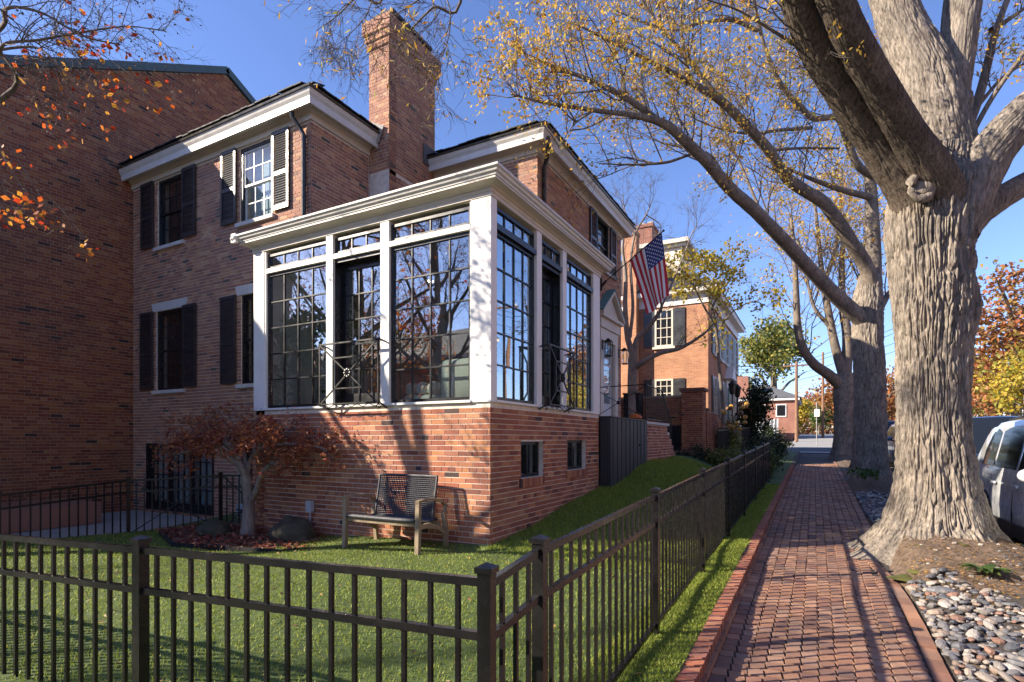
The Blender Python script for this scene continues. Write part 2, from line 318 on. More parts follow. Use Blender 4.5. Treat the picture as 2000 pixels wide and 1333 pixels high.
def lawnz(x, y):
    base = L(y)
    if x < -1.25:
        w = wallh(y) if y < 17 else max(L(y), -.45)
        t = smooth(-1.3, -3.5, x) if False else min(1, max(0, (-1.3-x)/2.2)); t = t*t*(3-2*t)
        base = base*(1-t)+w*t*(1) + 0
        if x < -3.6: base += -.16*smooth(3.6, 7.6, -x)*smooth(2.2, 5, y) - .05*smooth(7.4, 9.5, -x)
    return base+.012*sin(2.1*x+1.3*y)+.01*sin(3.7*y-x)
struct('lawn', grid(lin(-9.95, -.724, .2), lin(-1.6, 31.6, .2), lawnz, .3), M['turf'])
struct('side_street', grid(lin(-60, 60, 6), lin(-11, -3.2, 1.5), lambda x, y: RD(y), .05), M['asphalt'])
struct('verge', grid(lin(-60, -.73, 4), lin(-3.1, -1.62, .5), lambda x, y: L(y)-.06, .3), M['turf'])
struct('street', grid(lin(2.08, 9.6, 1.2), np.concatenate([lin(-60, 80, 4), [120]]), lambda x, y: RD(y)+.004, .08), M['asphalt'])
struct('cross_street', grid(lin(-60, 2.07, 4), lin(32.6, 39.5, 1.5), lambda x, y: SW(y)+.012-.0, .05), M['asphalt'])
mb = MB(); mb.add([(-2.2, 32.62, SW(32.6)+.03), (2.0, 32.62, SW(32.6)+.03), (2.0, 33.0, SW(33)+.03), (-2.2, 33.0, SW(33)+.03)], [[0, 1, 2, 3]])
mb.add([(-2.2, 38.6, SW(38.6)+.03), (2.0, 38.6, SW(38.6)+.03), (2.0, 38.9, SW(38.9)+.03), (-2.2, 38.9, SW(38.9)+.03)], [[0, 1, 2, 3]]); struct('stop_line', mb, M['white'])
struct('far_sidewalk', grid(lin(9.62, 12.4, 1.3), lin(-60, 80, 5), lambda x, y: RD(y)+.14, .2), M['conc'])
struct('sidewalk_ahead', grid(lin(-1.5, 2.0, 1), lin(39.6, 79, 3), lambda x, y: SW(y)+.02, .05), M['conc'])
struct('sidewalk_behind', grid(lin(-1.0, .9, .5), lin(-3.1, -.2, .5), lambda x, y: SW(y)-.01, .1), M['conc'])
# sidewalk: joint sand sheet, pavers, edging
def swz(x, y): return SW(y)+.010*sin(1.3*y+2*x)+.006*sin(3.1*y+x*5)+.035*smooth(.1, .8, x)*exp(-((y-8.0)/2.0)**2)+.02*smooth(.2, .8, x)*exp(-((y-17)/2.0)**2)
def walk_r(y): return .768-.20*exp(-((y-8.1)/1.1)**2)
side = struct('sidewalk', grid(lin(-.622, .772, .1), lin(-.1, 32.5, .25), lambda x, y: swz(x, y)-.012, .2), M['joint'])
unit = MB(); unit.box(-.5, .5, -.5, .5, -.5, .44); tv = unit.v[0]; tv[4:8, 0] *= .955; tv[4:8, 1] *= .955; tv[4:8, 2] = .5
ubox = MB(); ubox.box(-.5, .5, -.5, .5, -.5, .5)
def psize(p, w): z = zcam(p[0], p[1]); return w/max(z, .1) if z > .3 else 0
def inframe(p):
    z = zcam(p[0], p[1])
    if z < .3: return False
    x = 1000+FPX*(p[0]*cos(TH)+p[1]*sin(TH))/z; y = 860-FPX*p[2]/z
    return -60 < x < 2060 and -60 < y < 1393
def pieces(parent, items, name, mat, cap=300, stuffname=None, mesh_unit=None):
    """items: (centre, (sx,sy,sz), rot matrix, skew). The largest in view become parts that share one mesh, the rest one joined part."""
    vis = [i for i in items if inframe(i[0])]; vis.sort(key=lambda i: -psize(i[0], i[1][0]))
    top = vis[:cap]; ids = set(id(i) for i in top); rest = [i for i in items if id(i) not in ids]
    me = (mesh_unit or ubox).mesh(name, mat)
    for i in top:
        o = bpy.data.objects.new(name, me); COL.objects.link(o); o.parent = parent
        mx = Matrix.Translation(i[0]) @ i[2].to_4x4() @ Matrix.Diagonal((*i[1], 1)); o.matrix_local = mx
    if rest:
        u = (mesh_unit or ubox); uv = np.vstack(u.v); uf = np.vstack(u.f) ; V = []; F = []; T = []
        for k, i in enumerate(rest):
            m3 = np.array(i[2] @ Matrix.Diagonal(i[1])); V.append(uv @ m3.T+np.array(i[0])); F.append(uf+k*len(uv)); T.append(np.full(len(uf), random.random()))
        mb = MB(); mb.v = [np.vstack(V)]; mb.f = [np.vstack(F)]; mb.t = [np.concatenate(T)]; mb.m = [np.zeros(len(mb.f[0]))]
        o = link(stuffname or name, mb.mesh(name, mat), parent); o['kind'] = 'stuff'
SK = radians(9)                                      # the courses of the walk run a little askew
items = []; cols = 12; cw = 1.255/cols
for c in range(cols):
    yy = 1.0+random.uniform(0, .03)
    off = c*cw*tan(SK)
    while yy < 24:
        ln = .118*random.uniform(.985, 1.015); x = -.602+cw*(c+.5)+random.uniform(-.002, .002); y = yy+off+.004*random.random()
        z = swz(x, y)+random.uniform(-.004, .004)
        if x+.04 < walk_r(y)-.07:
            R = Matrix.Rotation(SK+random.gauss(0, .012), 3, 'Z') @ Matrix.Rotation(atan(.03)+random.gauss(0, .012), 3, 'X') @ Matrix.Rotation(random.gauss(0, .014), 3, 'Y')
            items.append((Vector((x, y, z-.02)), (cw-.008, ln-.009, .045), R))
        yy += ln
pieces(side, items, 'paving_brick', M['paver'], 300, mesh_unit=unit)
items = []; y = 1.6
while y < 26:
    x = walk_r(y)-.052; items.append((Vector((x, y+.1, swz(x, y)-.016+random.uniform(-.004, .004))), (.098, .2, .05), Matrix.Rotation(random.gauss(0, .01)+(walk_r(y)-walk_r(y+.2))/.2, 3, 'Z') @ Matrix.Rotation(.03, 3, 'X'))); y += .206
pieces(side, items, 'edging_brick', M['paver'], 300)
kerb = struct('kerb', grid(lin(-.722, -.622, .1), lin(-.1, 31.6, .5), lambda x, y: L(y)-.012, .2), M['joint'])
items = []; y = .8
while y < 22:
    items.append((Vector((-.672, y+.033, L(y)-.045+random.uniform(-.004, .004))), (.105+random.uniform(-.004, .004), .058, .10), Matrix.Rotation(random.gauss(0.05, .03), 3, 'Z'))); y += .0665
pieces(kerb, items, 'kerb_brick', M['kerbbrick'], 300)
items = []; y = .8
while y < 22:
    items.append((Vector((-.612, y+.1, SW(y)+.012)), (.03, .2, .06), Matrix.Rotation(0.0, 3, 'Z'))); y += .207
pieces(kerb, items, 'kerb_foot_brick', M['paver'], 120)
# planting strip between walk and street
TREES = [(1.28, 8.4), (1.28, 17.2), (1.12, 28.0)]
def strip(x, y):
    z = SW(y)+.0
    for k, (tx, ty) in enumerate(TREES):
        r2 = ((x-tx)/1.0)**2+((y-ty)/1.9)**2; z += (.37, .22, .2)[k]*exp(-r2)*smooth(.70, .95, x)
    return z+.014*sin(9*x+4*y)*sin(5*y-3*x)*smooth(.75, .9, x)+(.010*sin(23*x+17*y)+.012*sin(11*x-13*y+2)*sin(17*y+5*x)+.007*sin(41*x+3*y)*sin(37*y))*smooth(.8, .95, x)
struct('planting_strip', grid(lin(.60, 2.02, .05), np.concatenate([lin(.2, 14, .06), lin(14.3, 31.6, .4)]), lambda x, y: strip(x, y)-(.06 if x < walk_r(y)+.02 else -.0), .25), M['soil'], True)
mb = MB()
for k in range(-5, 22):
    mb.box(2.03, 2.165, k*1.5+.01, k*1.5+1.49, SW(k*1.5)-.2, SW(k*1.5+.75)+.015)
struct('street_kerb', mb, M['conc'])
# pebbles
pm = MB(); pm.sphere((0, 0, 0), .5, 9, 6, (1, .78, .5), .12)
bed = struct('pebble_bed', grid(lin(.79, 2.0, .2), lin(1.2, 6.3, .3), lambda x, y: strip(x, y)+.012, .1), M['joint'])
items = []; placed = {}
def scatter(x0, x1, y0, y1, n, smin, smax, keep):
    for _ in range(n):
        x = random.uniform(x0, x1); y = random.uniform(y0, y1)
        if not keep(x, y): continue
        s = smin+(smax-smin)*random.random()**1.7; ok = True; gx, gy = int(x/.1), int(y/.1)
        for a in (-1, 0, 1):
            for b in (-1, 0, 1):
                for (qx, qy, qs) in placed.get((gx+a, gy+b), ()):
                    if (qx-x)**2+(qy-y)**2 < (.40*(qs+s))**2: ok = False; break
                if not ok: break
            if not ok: break
        if not ok: continue
        placed.setdefault((gx, gy), []).append((x, y, s))
        R = Matrix.Rotation(random.uniform(0, 6.3), 3, 'Z') @ Matrix.Rotation(random.gauss(0, .22), 3, 'X') @ Matrix.Rotation(random.gauss(0, .22), 3, 'Y')
        items.append((Vector((x, y, strip(x, y)+.016+s*.16)), (s*random.uniform(.9, 1.4), s, s*random.uniform(.75, 1.25)), R))
def front_bed(x, y): return y < 6.6-.6*(x-.8)+.12*sin(7*x)+.1*sin(19*x) and not ((x-1.41)**2+(y-6.7)**2 < .03)
def far_bed(x, y): return x > walk_r(y)+.03 and abs(y-12.2) < 2.3
scatter(.80, 1.99, 1.4, 7.1, 11000, .055, .12, front_bed)
for _ in range(1): scatter(.80, 1.99, 1.4, 7.1, 9000, .03, .05, front_bed)
pieces(bed, items, 'pebble', M['pebble'], 300, mesh_unit=pm)
items = []; placed = {}; scatter(.80, 1.99, 9.9, 14.5, 5000, .05, .11, far_bed)
bed2 = struct('far_pebble_bed', grid(lin(.80, 2.0, .2), lin(9.9, 14.5, .4), lambda x, y: strip(x, y)+.01, .1), M['joint'])
pieces(bed2, items, 'pebble', M['pebble'], 60, mesh_unit=pm)
# leaf mesh helper: many small quads
def leaves(C, size, seed=0, flat=0, tint=None, asp=.6, mb=None):
    C = np.asarray(C, float); n = len(C); r = np.random.default_rng(seed); mb = mb or MB()
    if n == 0: return mb
    a = r.normal(size=(n, 3)); 
    if flat: a[:, 2] *= 1-flat
    a /= np.linalg.norm(a, axis=1, keepdims=True); b = r.normal(size=(n, 3))
    if flat: b[:, 2] *= 1-flat
    b -= (a*b).sum(1, keepdims=True)*a; b /= np.linalg.norm(b, axis=1, keepdims=True)+1e-9
    s = size*r.uniform(.6, 1.3, size=(n, 1)); V = np.stack([C-a*s*.5, C+b*s*asp*.5-a*s*.05, C+a*s*.5, C-b*s*asp*.5-a*s*.05], 1).reshape(-1, 3)
    mb.add(V, np.arange(4*n).reshape(n, 4), r.random(n) if tint is None else tint); return mb
# grass
def blades(n, x0, x1, y0, y1, fz, h, seed, keep=None):
    r = np.random.default_rng(seed); 
    x = r.uniform(x0, x1, n); y = y0+(y1-y0)*r.random(n)
    if keep is not None: k = keep(x, y); x, y = x[k], y[k]
    z = np.array([fz(a, b) for a, b in zip(x, y)]); n = len(x); t = r.uniform(0, 2*pi, n); hh = h*r.uniform(.6, 1.3, n); lean = r.normal(0, .55, (n, 2))*hh[:, None]
    w = .0022+.0005*np.hypot(x, y); P = np.stack([x, y, z-.004], 1); d = np.stack([np.cos(t)*w, np.sin(t)*w, 0*t], 1)
    V = np.stack([P-d, P+d, P+np.stack([lean[:, 0], lean[:, 1], hh], 1)], 1).reshape(-1, 3); mb = MB(); mb.add(V, np.arange(3*n).reshape(n, 3), r.random(n)); return mb
g = blades(150000, -9.9, -.74, 1.2, 6.2, lawnz, .026, 3, lambda x, y: (y < 5.75) & (np.random.default_rng(1).random(len(x)) < np.clip(5.5/(x*x+y*y)+.35, 0, 1)) & (np.abs(x-(-1.01)) > .0))
struct('grass', g, M['blade'], kind='stuff')
struct('grass_along_kerb', blades(60000, -1.25, -.73, 1.7, 15, lawnz, .028, 4), M['blade'], kind='stuff')
struct('grass_on_slope', blades(70000, -3.45, -1.1, 5.6, 15.5, lawnz, .05, 9), M['blade'], kind='stuff')
# ---------------------------------------------------------------- brickwork
CH = .0677; BL = .213
def bricks_on(u0, u1, z0, ztop, opens, P, rot, nrm, out, phase=0.0, ledge=None):
    """rows of bricks; P(u, z, d) maps to the world; opens = (u0,u1,z0,z1); ztop number or function(u)->z"""
    k0 = int(math.ceil(z0/CH)); zt = ztop if callable(ztop) else None; zmax = ztop if not zt else max(zt(u0+(u1-u0)*i/40) for i in range(41))
    for k in range(k0, int(zmax/CH)):
        za, zb = k*CH, k*CH+CH; hd = k % 6 == 0; bl = BL/2 if hd else BL; ph = phase+((k % 2)*BL/2 if not hd else BL/4); ua, ub = u0, u1
        if zt:
            us = [u0+(u1-u0)*i/200 for i in range(201)]; ok = [u for u in us if zt(u) >= zb]
            if not ok: continue
            ua, ub = ok[0], ok[-1]
        segs = [(ua, ub)]
        for (a, b, c, d) in opens:
            if zb > c+.01 and za < d-.01:
                ns = []
                for s in segs:
                    if b <= s[0] or a >= s[1]: ns.append(s); continue
                    if a > s[0]: ns.append((s[0], a))
                    if b < s[1]: ns.append((b, s[1]))
                segs = ns
        for s in segs:
            i = math.floor((s[0]-ph)/bl); u = ph+i*bl
            while u < s[1]:
                a, b = max(u+.005, s[0]+.001), min(u+bl-.005, s[1]-.001)
                if b-a > .02:
                    c = P((a+b)/2, (za+zb)/2, random.uniform(-.0015, .0015)); out.append((Vector(c), (b-a, .016, CH-.0105), rot))
                u += bl
RY = Matrix.Identity(3); RX = Matrix.Rotation(pi/2, 3, 'Z')
def face_y(Y): return (lambda u, z, d: (u, Y+.0125+d, z)), RY          # wall that looks towards -Y
def face_x(X): return (lambda u, z, d: (X-.0125-d, u, z)), RX          # wall that looks towards +X
def wallcells(mb, u0, u1, z0, z1, opens, ax, pos, th):
    """backing wall with its openings left open, as boxes"""
    zs = sorted(set([z0, z1]+[min(max(v, z0), z1) for o in opens for v in (o[2], o[3])]))
    for a, b in zip(zs[:-1], zs[1:]):
        if b-a < 1e-4: continue
        segs = [(u0, u1)]
        for o in opens:
            if b > o[2]+1e-4 and a < o[3]-1e-4:
                ns = []
                for s in segs:
                    if o[1] <= s[0] or o[0] >= s[1]: ns.append(s); continue
                    if o[0] > s[0]: ns.append((s[0], o[0]))
                    if o[1] < s[1]: ns.append((o[1], s[1]))
                segs = ns
        for s in segs:
            if ax == 'y': mb.box(s[0], s[1], pos, pos+th, a, b)
            else: mb.box(pos-th, pos, s[0], s[1], a, b)
def sweep(prof, path, mb, closed=True, tint=None, mat=0):
    """prof: (out, z); path: corners in plan, outwards is to the right of travel"""
    n = len(path); nv = []
    for i in range(n):
        ds = []
        if i > 0: d = Vector((path[i][0]-path[i-1][0], path[i][1]-path[i-1][1])).normalized(); ds.append(Vector((d.y, -d.x)))
        if i < n-1: d = Vector((path[i+1][0]-path[i][0], path[i+1][1]-path[i][1])).normalized(); ds.append(Vector((d.y, -d.x)))
        if len(ds) == 2: m = (ds[0]+ds[1]); m = m/m.dot(ds[0])
        else: m = ds[0]
        nv.append(m)
    V = [(path[i][0]+nv[i].x*o, path[i][1]+nv[i].y*o, z) for i in range(n) for o, z in prof]; k = len(prof)
    F = [[i*k+j, i*k+(j+1) % k, (i+1)*k+(j+1) % k, (i+1)*k+j] for i in range(n-1) for j in range(k if closed else k-1)]
    mb.add(V, F, tint, mat)
    if closed:
        for i in (0, n-1): mb.add(V[i*k:(i+1)*k], [[0, j, j+1, j+1] for j in range(1, k-1)], tint, mat)
    return mb
# ================================================================ the brick house
H = thing('brick_house', 'two storey red brick house with glazed cream trimmed sunroom and tall chimney', 'house', (-8, 8, -1.5))
SX0, SX1, SY0, SY1, SILL, GT = -7.87, -3.47, 5.79, 9.67, .50, 3.24
win_y = [(-12.84, -11.89, 4.28, 5.76), (-9.98, -9.02, 4.28, 5.76), (-12.90, -11.87, 1.10, 2.86), (-9.95, -8.95, 1.10, 2.86), (-13.31, -10.81, -1.56, -.07), (-10.08, -9.60, -1.75, -.12)]
bwin = [(6.60, 7.30, -.52, -.02), (8.20, 9.02, -.49, .0)]
fwin = [(13.40, 14.45, 4.50, 5.80), (13.70, 14.86, .42, 2.95)]
wall = MB()
wallcells(wall, -13.855, -7.98, -1.9, 5.9, win_y, 'y', 7.01, .25)
wallcells(wall, 7.265, 8.5, 2.9, 5.9, [], 'x', -7.98, .2)
wallcells(wall, -7.97, -7.44, 2.9, 7.5, [], 'y', 8.49, .2)
wallcells(wall, -7.43, -4.90, 2.9, 5.9, [], 'y', 10.01, .22)
wallcells(wall, 10.24, 15.5, .2, 5.9, [(a, b, c, d) for a, b, c, d in fwin], 'x', -4.90, .22)
wallcells(wall, 15.3, 15.5, .2, 5.9, [], 'x', -5.13, 3)
wallcells(wall, -7.87, -3.48, -1.7, .468, [], 'y', 5.80, .22)
wallcells(wall, 6.02, 9.67, -1.7, .468, bwin, 'x', -3.48, .22)
wallcells(wall, 5.80, 6.99, -1.7, .468, [], 'x', -7.65, .21)
wallH = part('wall', wall, M['mortar'], H)
items = []
for (u0, u1, z0, zt, op, (P, R), ph) in [(-13.85, -7.97, -1.75, 5.80, win_y, face_y(7.0), .03), (7.0, 8.47, 3.0, 5.80, [], face_x(-7.97), .0), (-7.97, -7.43, 3.0, 6.6, [], face_y(8.48), .05), (-7.42, -4.89, 3.1, 5.80, [], face_y(10.0), .02), (10.0, 15.5, .2, 5.80, fwin, face_x(-4.89), .0), (-7.87, -3.47, -1.62, .455, [], face_y(5.79), .0), (5.79, 9.67, -1.62, .455, bwin, face_x(-3.47), .01)]:
    bricks_on(u0, u1, z0, zt, op, P, R, None, items, ph)
near = [i for i in items if i[0].y < 5.9 or abs(i[0].x+3.4825) < .01]; far = [i for i in items if not (i[0].y < 5.9 or abs(i[0].x+3.4825) < .01)]
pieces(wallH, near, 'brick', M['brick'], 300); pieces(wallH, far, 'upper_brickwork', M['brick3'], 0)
# soldier sill bricks under the basement windows
mb = MB()
for a, b, c, d in bwin:
    n = int((b-a+.1)/.069)
    for k in range(n): mb.box(-3.56, -3.452, a-.05+k*.069, a-.05+k*.069+.06, c-.12, c-.004)
part('rowlock_sill', mb, M['brick'], H)
# chimney
ch = MB(); CX0, CX1, CY0, CY1 = -7.955, -7.44, 8.48, 9.98
ch.box(CX0, CX1, CY0, CY1, 2.9, 7.921); ch.box(CX0-.035, CX1+.035, CY0-.035, CY1+.035, 7.924, 8.056); ch.box(CX0-.07, CX1+.07, CY0-.07, CY1+.07, 8.059, 8.191); ch.box(CX0-.10, CX1+.10, CY0-.10, CY1+.10, 8.194, 8.454)
chimney = part('chimney', ch, M['mortar'], H); items = []
for (x0, x1, y0, y1, z0, z1) in [(CX0, CX1, CY0, CY1, 5.35, 7.922), (CX0-.035, CX1+.035, CY0-.035, CY1+.035, 7.920, 8.058), (CX0-.07, CX1+.07, CY0-.07, CY1+.07, 8.056, 8.193), (CX0-.10, CX1+.10, CY0-.10, CY1+.10, 8.191, 8.464)]:
    P, R = face_y(y0-.010); bricks_on(x0-.01, x1+.01, z0, z1, [], P, R, None, items, .02); P, R = face_x(x1+.010); bricks_on(y0-.01, y1+.01, z0, z1, [], P, R, None, items, .05)
P, R = face_x(CX1+.010); bricks_on(8.48, 9.98, 3.1, 5.35, [], P, R, None, items, .05)
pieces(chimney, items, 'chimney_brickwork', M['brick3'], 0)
for k in range(3):
    f = MB(); y = 8.80+k*.45; f.box(-7.86, -7.54, y-.15, y+.15, 8.41, 8.62); f2 = part('flue', f, M['brick3'], chimney)
    c = MB(); c.box(-7.96, -7.44, y-.21, y+.21, 8.645, 8.71)
    for dx in (-.13, .13):
        for dy in (-.12, .12): c.box(-7.70+dx-.012, -7.70+dx+.012, y+dy-.012, y+dy+.012, 8.61, 8.655)
    part('flue_cap', c, M['slate'], chimney)
fl = MB(); fl.bar((-7.97, 8.43, 6.30), (-7.60, 8.43, 6.12), .02, .34); part('chimney_flashing', fl, M['conc'], H)
fl = MB(); fl.box(-7.42, -7.40, 9.55, 9.97, 6.0, 6.42); part('chimney_flashing', fl, M['slateg'], H)
# eaves of the main blocks
for path, nm in (([(-13.85, 7.0), (-7.97, 7.0), (-7.97, 8.48)], 'a'), ([(-7.43, 10.0), (-4.89, 10.0), (-4.89, 15.5), (-8.5, 15.5)], 'b')):
    fz = MB(); sweep([(.0, 5.785), (.035, 5.785), (.035, 5.96), (.0, 5.96)], path, fz); sweep([(.036, 5.90), (.075, 5.93), (.10, 5.959), (.036, 5.959)], path, fz); part('frieze_board', fz, M['cream'], H)
    s = MB(); sweep([(.0, 5.962), (.235, 5.962), (.235, 6.0), (.0, 6.0)], path, s); part('soffit', s, M['cream'], H)
    g = MB(); sweep([(.20, 5.90), (.245, 5.90), (.25, 6.02), (.285, 6.07), (.31, 6.13), (.20, 6.13)], path, g); part('eaves_gutter', g, M['gutter'], H)
    g = MB(); sweep([(.18, 6.133), (.335, 6.133), (.345, 6.165), (.18, 6.20)], path, g); part('gutter_rim', g, M['dspout'], H)
def roofpoly(mb, quads):
    for q in quads: mb.add(q, [[0, 1, 2, 3]] if len(q) == 4 else [[0, 1, 2, 2]])
def hip(x0, x1, y0, y1, z, sl):
    d = min(x1-x0, y1-y0)/2; zz = z+d*sl
    if x1-x0 > y1-y0: a, b = (x0+d, (y0+y1)/2, zz), (x1-d, (y0+y1)/2, zz); return [[(x0, y0, z), (x1, y0, z), b, a], [(x1, y0, z), (x1, y1, z), b], [(x1, y1, z), (x0, y1, z), a, b], [(x0, y1, z), (x0, y0, z), a]]
    a, b = ((x0+x1)/2, y0+d, zz), ((x0+x1)/2, y1-d, zz); return [[(x1, y0, z), (x1, y1, z), b, a], [(x0, y0, z), (x1, y0, z), a], [(x0, y1, z), (x0, y0, z), a, b], [(x1, y1, z), (x0, y1, z), b]]
rf = MB(); roofpoly(rf, hip(-13.85, -7.65, 6.68, 13.2, 6.19, .36)); rf.box(-13.84, -7.66, 6.69, 13.0, 6.15, 6.185); rf2 = hip(-8.9, -4.57, 9.68, 15.82, 6.19, .36); roofpoly(rf, rf2); rf.box(-7.42, -4.58, 9.69, 15.8, 6.15, 6.185)
roofH = part('roof', rf, M['slate'], H)
sl_ = MB()                                     # butts of the slates along the eaves, uneven against the sky
def eave_slates(a, b, out):
    a = Vector(a); b = Vector(b); n = int((b-a).length/.2); d = (b-a)/n; o = Vector(out)
    for k in range(n):
        p = a+d*(k+.5); w = d.length*.47; t = d.normalized(); z0 = 6.196+random.uniform(0, .012)
        for r in range(2):
            q = p-o*(.17*r)+t*(.1*r); h = z0+.062*r+random.uniform(0, .02)
            sl_.add([tuple(q-t*w+Vector((0, 0, h))+o*.03), tuple(q+t*w+Vector((0, 0, h))+o*.03), tuple(q+t*w-o*.25+Vector((0, 0, h+.09))), tuple(q-t*w-o*.25+Vector((0, 0, h+.09))),
                     tuple(q-t*w+Vector((0, 0, h+.022))+o*.03), tuple(q+t*w+Vector((0, 0, h+.022))+o*.03), tuple(q+t*w-o*.25+Vector((0, 0, h+.11))), tuple(q-t*w-o*.25+Vector((0, 0, h+.11)))], MB.BF)
eave_slates((-13.8, 6.68, 0), (-7.82, 6.68, 0), (0, -1, 0)); eave_slates((-7.65, 6.84, 0), (-7.65, 8.45, 0), (1, 0, 0)); eave_slates((-7.4, 9.68, 0), (-4.74, 9.68, 0), (0, -1, 0)); eave_slates((-4.57, 9.84, 0), (-4.57, 15.8, 0), (1, 0, 0))
part('eaves_slates', sl_, M['slate'], roofH, kind='stuff')
# downspouts
d = MB(); d.tube([(-8.25, 6.80, 6.05), (-8.25, 6.82, 5.82), (-8.18, 6.90, 5.68), (-8.10, 6.95, 5.52), (-8.10, 6.95, 3.35)], .043, 10); part('downspout', d, M['dspout'], H, True)
d = MB(); d.tube([(-4.62, 9.93, 6.0), (-4.62, 9.95, 5.84), (-4.72, 10.1, 5.70), (-4.84, 10.22, 5.55), (-4.84, 10.22, 3.0)], .045, 10); part('downspout', d, M['dspout'], H, True)
# double hung windows of the main block
def hung(x0, x1, z0, z1, Y, rows, cols, fr, sash, gl, back, stone=False):
    w = MB(); t = .05
    w.box(x0, x0+t, Y+.03, Y+.14, z0, z1); w.box(x1-t, x1, Y+.03, Y+.14, z0, z1); w.box(x0+t, x1-t, Y+.032, Y+.138, z1-t, z1); w.box(x0+t, x1-t, Y+.032, Y+.138, z0, z0+t*.6)
    o = part('window', w, fr, H); zm = (z0+z1)/2
    for k, (a, b, dd) in enumerate(((zm-.02, z1-t, .055), (z0+t*.6, zm+.02, .085))):
        s = MB(); A, B = x0+t, x1-t; q = .04; y0, y1 = Y+dd, Y+dd+.028
        s.box(A, A+q, y0, y1, a, b); s.box(B-q, B, y0, y1, a, b); s.box(A+q, B-q, y0+.001, y1-.001, a, a+q); s.box(A+q, B-q, y0+.001, y1-.001, b-q, b)
        so_ = part('sash', s, sash, o)
        iw, ih = (B-A-2*q)/cols, (b-a-2*q)/rows
        m = MB()
        for i in range(1, cols): m.box(A+q+i*iw-.009, A+q+i*iw+.009, y0+.004, y1-.006, a+q, b-q)
        for j in range(1, rows): m.box(A+q, B-q, y0+.002, y1-.008, a+q+j*ih-.009, a+q+j*ih+.009)
        part('muntin_grid', m, sash, o); 
        for i in range(cols):
            for j in range(rows):
                g = MB(); g.box(A+q+i*iw+.008, A+q+(i+1)*iw-.008, y0+.010, y0+.014, a+q+j*ih+.008, a+q+(j+1)*ih-.008); part('pane', g, gl, o)
    bk = MB(); bk.box(x0, x1, Y+.24, Y+.26, z0, z1); part('window_backing', bk, back, o)  # flat sheet behind the panes; near-black stands for the unlit room
    s = MB(); s.box(x0-.08, x1+.08, Y-.06, Y+.03, z0-.075, z0-.002); part('sill', s, M['stone'], o)
    if stone:
        s = MB(); s.prism([(x0-.10, z1+.003), (x1+.10, z1+.003), (x1+.17, z1+.19), (x0-.17, z1+.19)], 'y', Y-.012, Y+.05); part('lintel', s, M['stone'], o)
slat = MB(); slat.box(-.5, .5, -.019, .019, -.003, .003)
def shutter(u0, u1, z0, z1, pos, ax, mat=M['shut']):
    s = MB(); t = .05; d0, d1 = .018, .05
    def bx(a, b, c, d, e=0): s.box(a, b, pos-d1+e, pos-d0-e, c, d) if ax == 'y' else s.box(pos+d0+e, pos+d1-e, a, b, c, d)
    bx(u0, u0+t, z0, z1); bx(u1-t, u1, z0, z1); zm = z0+(z1-z0)*.46
    for a, b in ((z0, z0+.09), (zm-.035, zm+.035), (z1-.07, z1)): bx(u0+t, u1-t, a, b, .002)
    o = part('shutter', s, mat, H); me = slat.mesh('slat', mat); c = (d0+d1)/2
    for a, b in ((z0+.09, zm-.035), (zm+.035, z1-.07)):
        n = int((b-a)/.043)
        for k in range(n):
            z = a+(k+.5)*(b-a)/n; q = bpy.data.objects.new('slat', me); COL.objects.link(q); q.parent = o
            if ax == 'y': q.location = ((u0+u1)/2, pos-c, z); q.rotation_euler = (radians(64), 0, 0); q.scale = (u1-u0-2*t, 1, 1)
            else: q.location = (pos+c, (u0+u1)/2, z); q.rotation_euler = (radians(64), 0, pi/2); q.scale = (u1-u0-2*t, 1, 1)
for a, b in ((-13.45, -12.96), (-11.86, -11.40), (-10.52, -10.06), (-8.98, -8.52)): shutter(a, b, 4.32, 5.80, 7.0, 'y')
for a, b in ((-13.48, -12.98), (-11.84, -11.38), (-10.54, -10.07), (-8.83, -8.35)): shutter(a, b, 1.13, 2.88, 7.0, 'y')
M['greysash'] = plain('grey_white_sash', (.55, .55, .54), .5, .05)
for k, (a, b, c, d_) in enumerate(win_y[:4]):
    hung(a, b, c, d_, 7.0, 2 if k < 2 else 3, 3, M['blackp'], M['greysash'] if k == 1 else M['blackp'], M['glassd'], M['curtain'] if k == 1 else M['dark'], k > 1)  # sash and backing pale in the sunlit window only: light put into the colour
# street front window and door
def frontwin():
    y0, y1, z0, z1 = fwin[0]; X = -4.89; w = MB(); t = .05
    w.box(X-.14, X-.03, y0, y0+t, z0, z1); w.box(X-.14, X-.03, y1-t, y1, z0, z1); w.box(X-.138, X-.032, y0+t, y1-t, z1-t, z1); w.box(X-.138, X-.032, y0+t, y1-t, z0, z0+t); w.box(X-.10, X-.06, y0+t, y1-t, (z0+z1)/2-.025, (z0+z1)/2+.025)
    o = part('window', w, M['blackp'], H)
    for i in range(3):
        for j in range(4):
            iw, ih = (y1-y0-2*t)/3, (z1-z0-2*t)/4; g = MB(); g.box(X-.088, X-.084, y0+t+i*iw+.01, y0+t+(i+1)*iw-.01, z0+t+j*ih+.01, z0+t+(j+1)*ih-.01); part('pane', g, M['glassd'], o)
    m = MB()
    for i in (1, 2): m.box(X-.095, X-.075, y0+t+i*(y1-y0-2*t)/3-.01, y0+t+i*(y1-y0-2*t)/3+.01, z0+t, z1-t)
    for j in (1, 3): m.box(X-.096, X-.074, y0+t, y1-t, z0+t+j*(z1-z0-2*t)/4-.01, z0+t+j*(z1-z0-2*t)/4+.01)
    part('muntin_grid', m, M['blackp'], o); b = MB(); b.box(X-.26, X-.24, y0, y1, z0, z1); part('window_backing', b, M['dark'], o)
    s = MB(); s.box(X-.03, X+.06, y0-.08, y1+.08, z0-.075, z0-.002); part('sill', s, M['stone'], o)
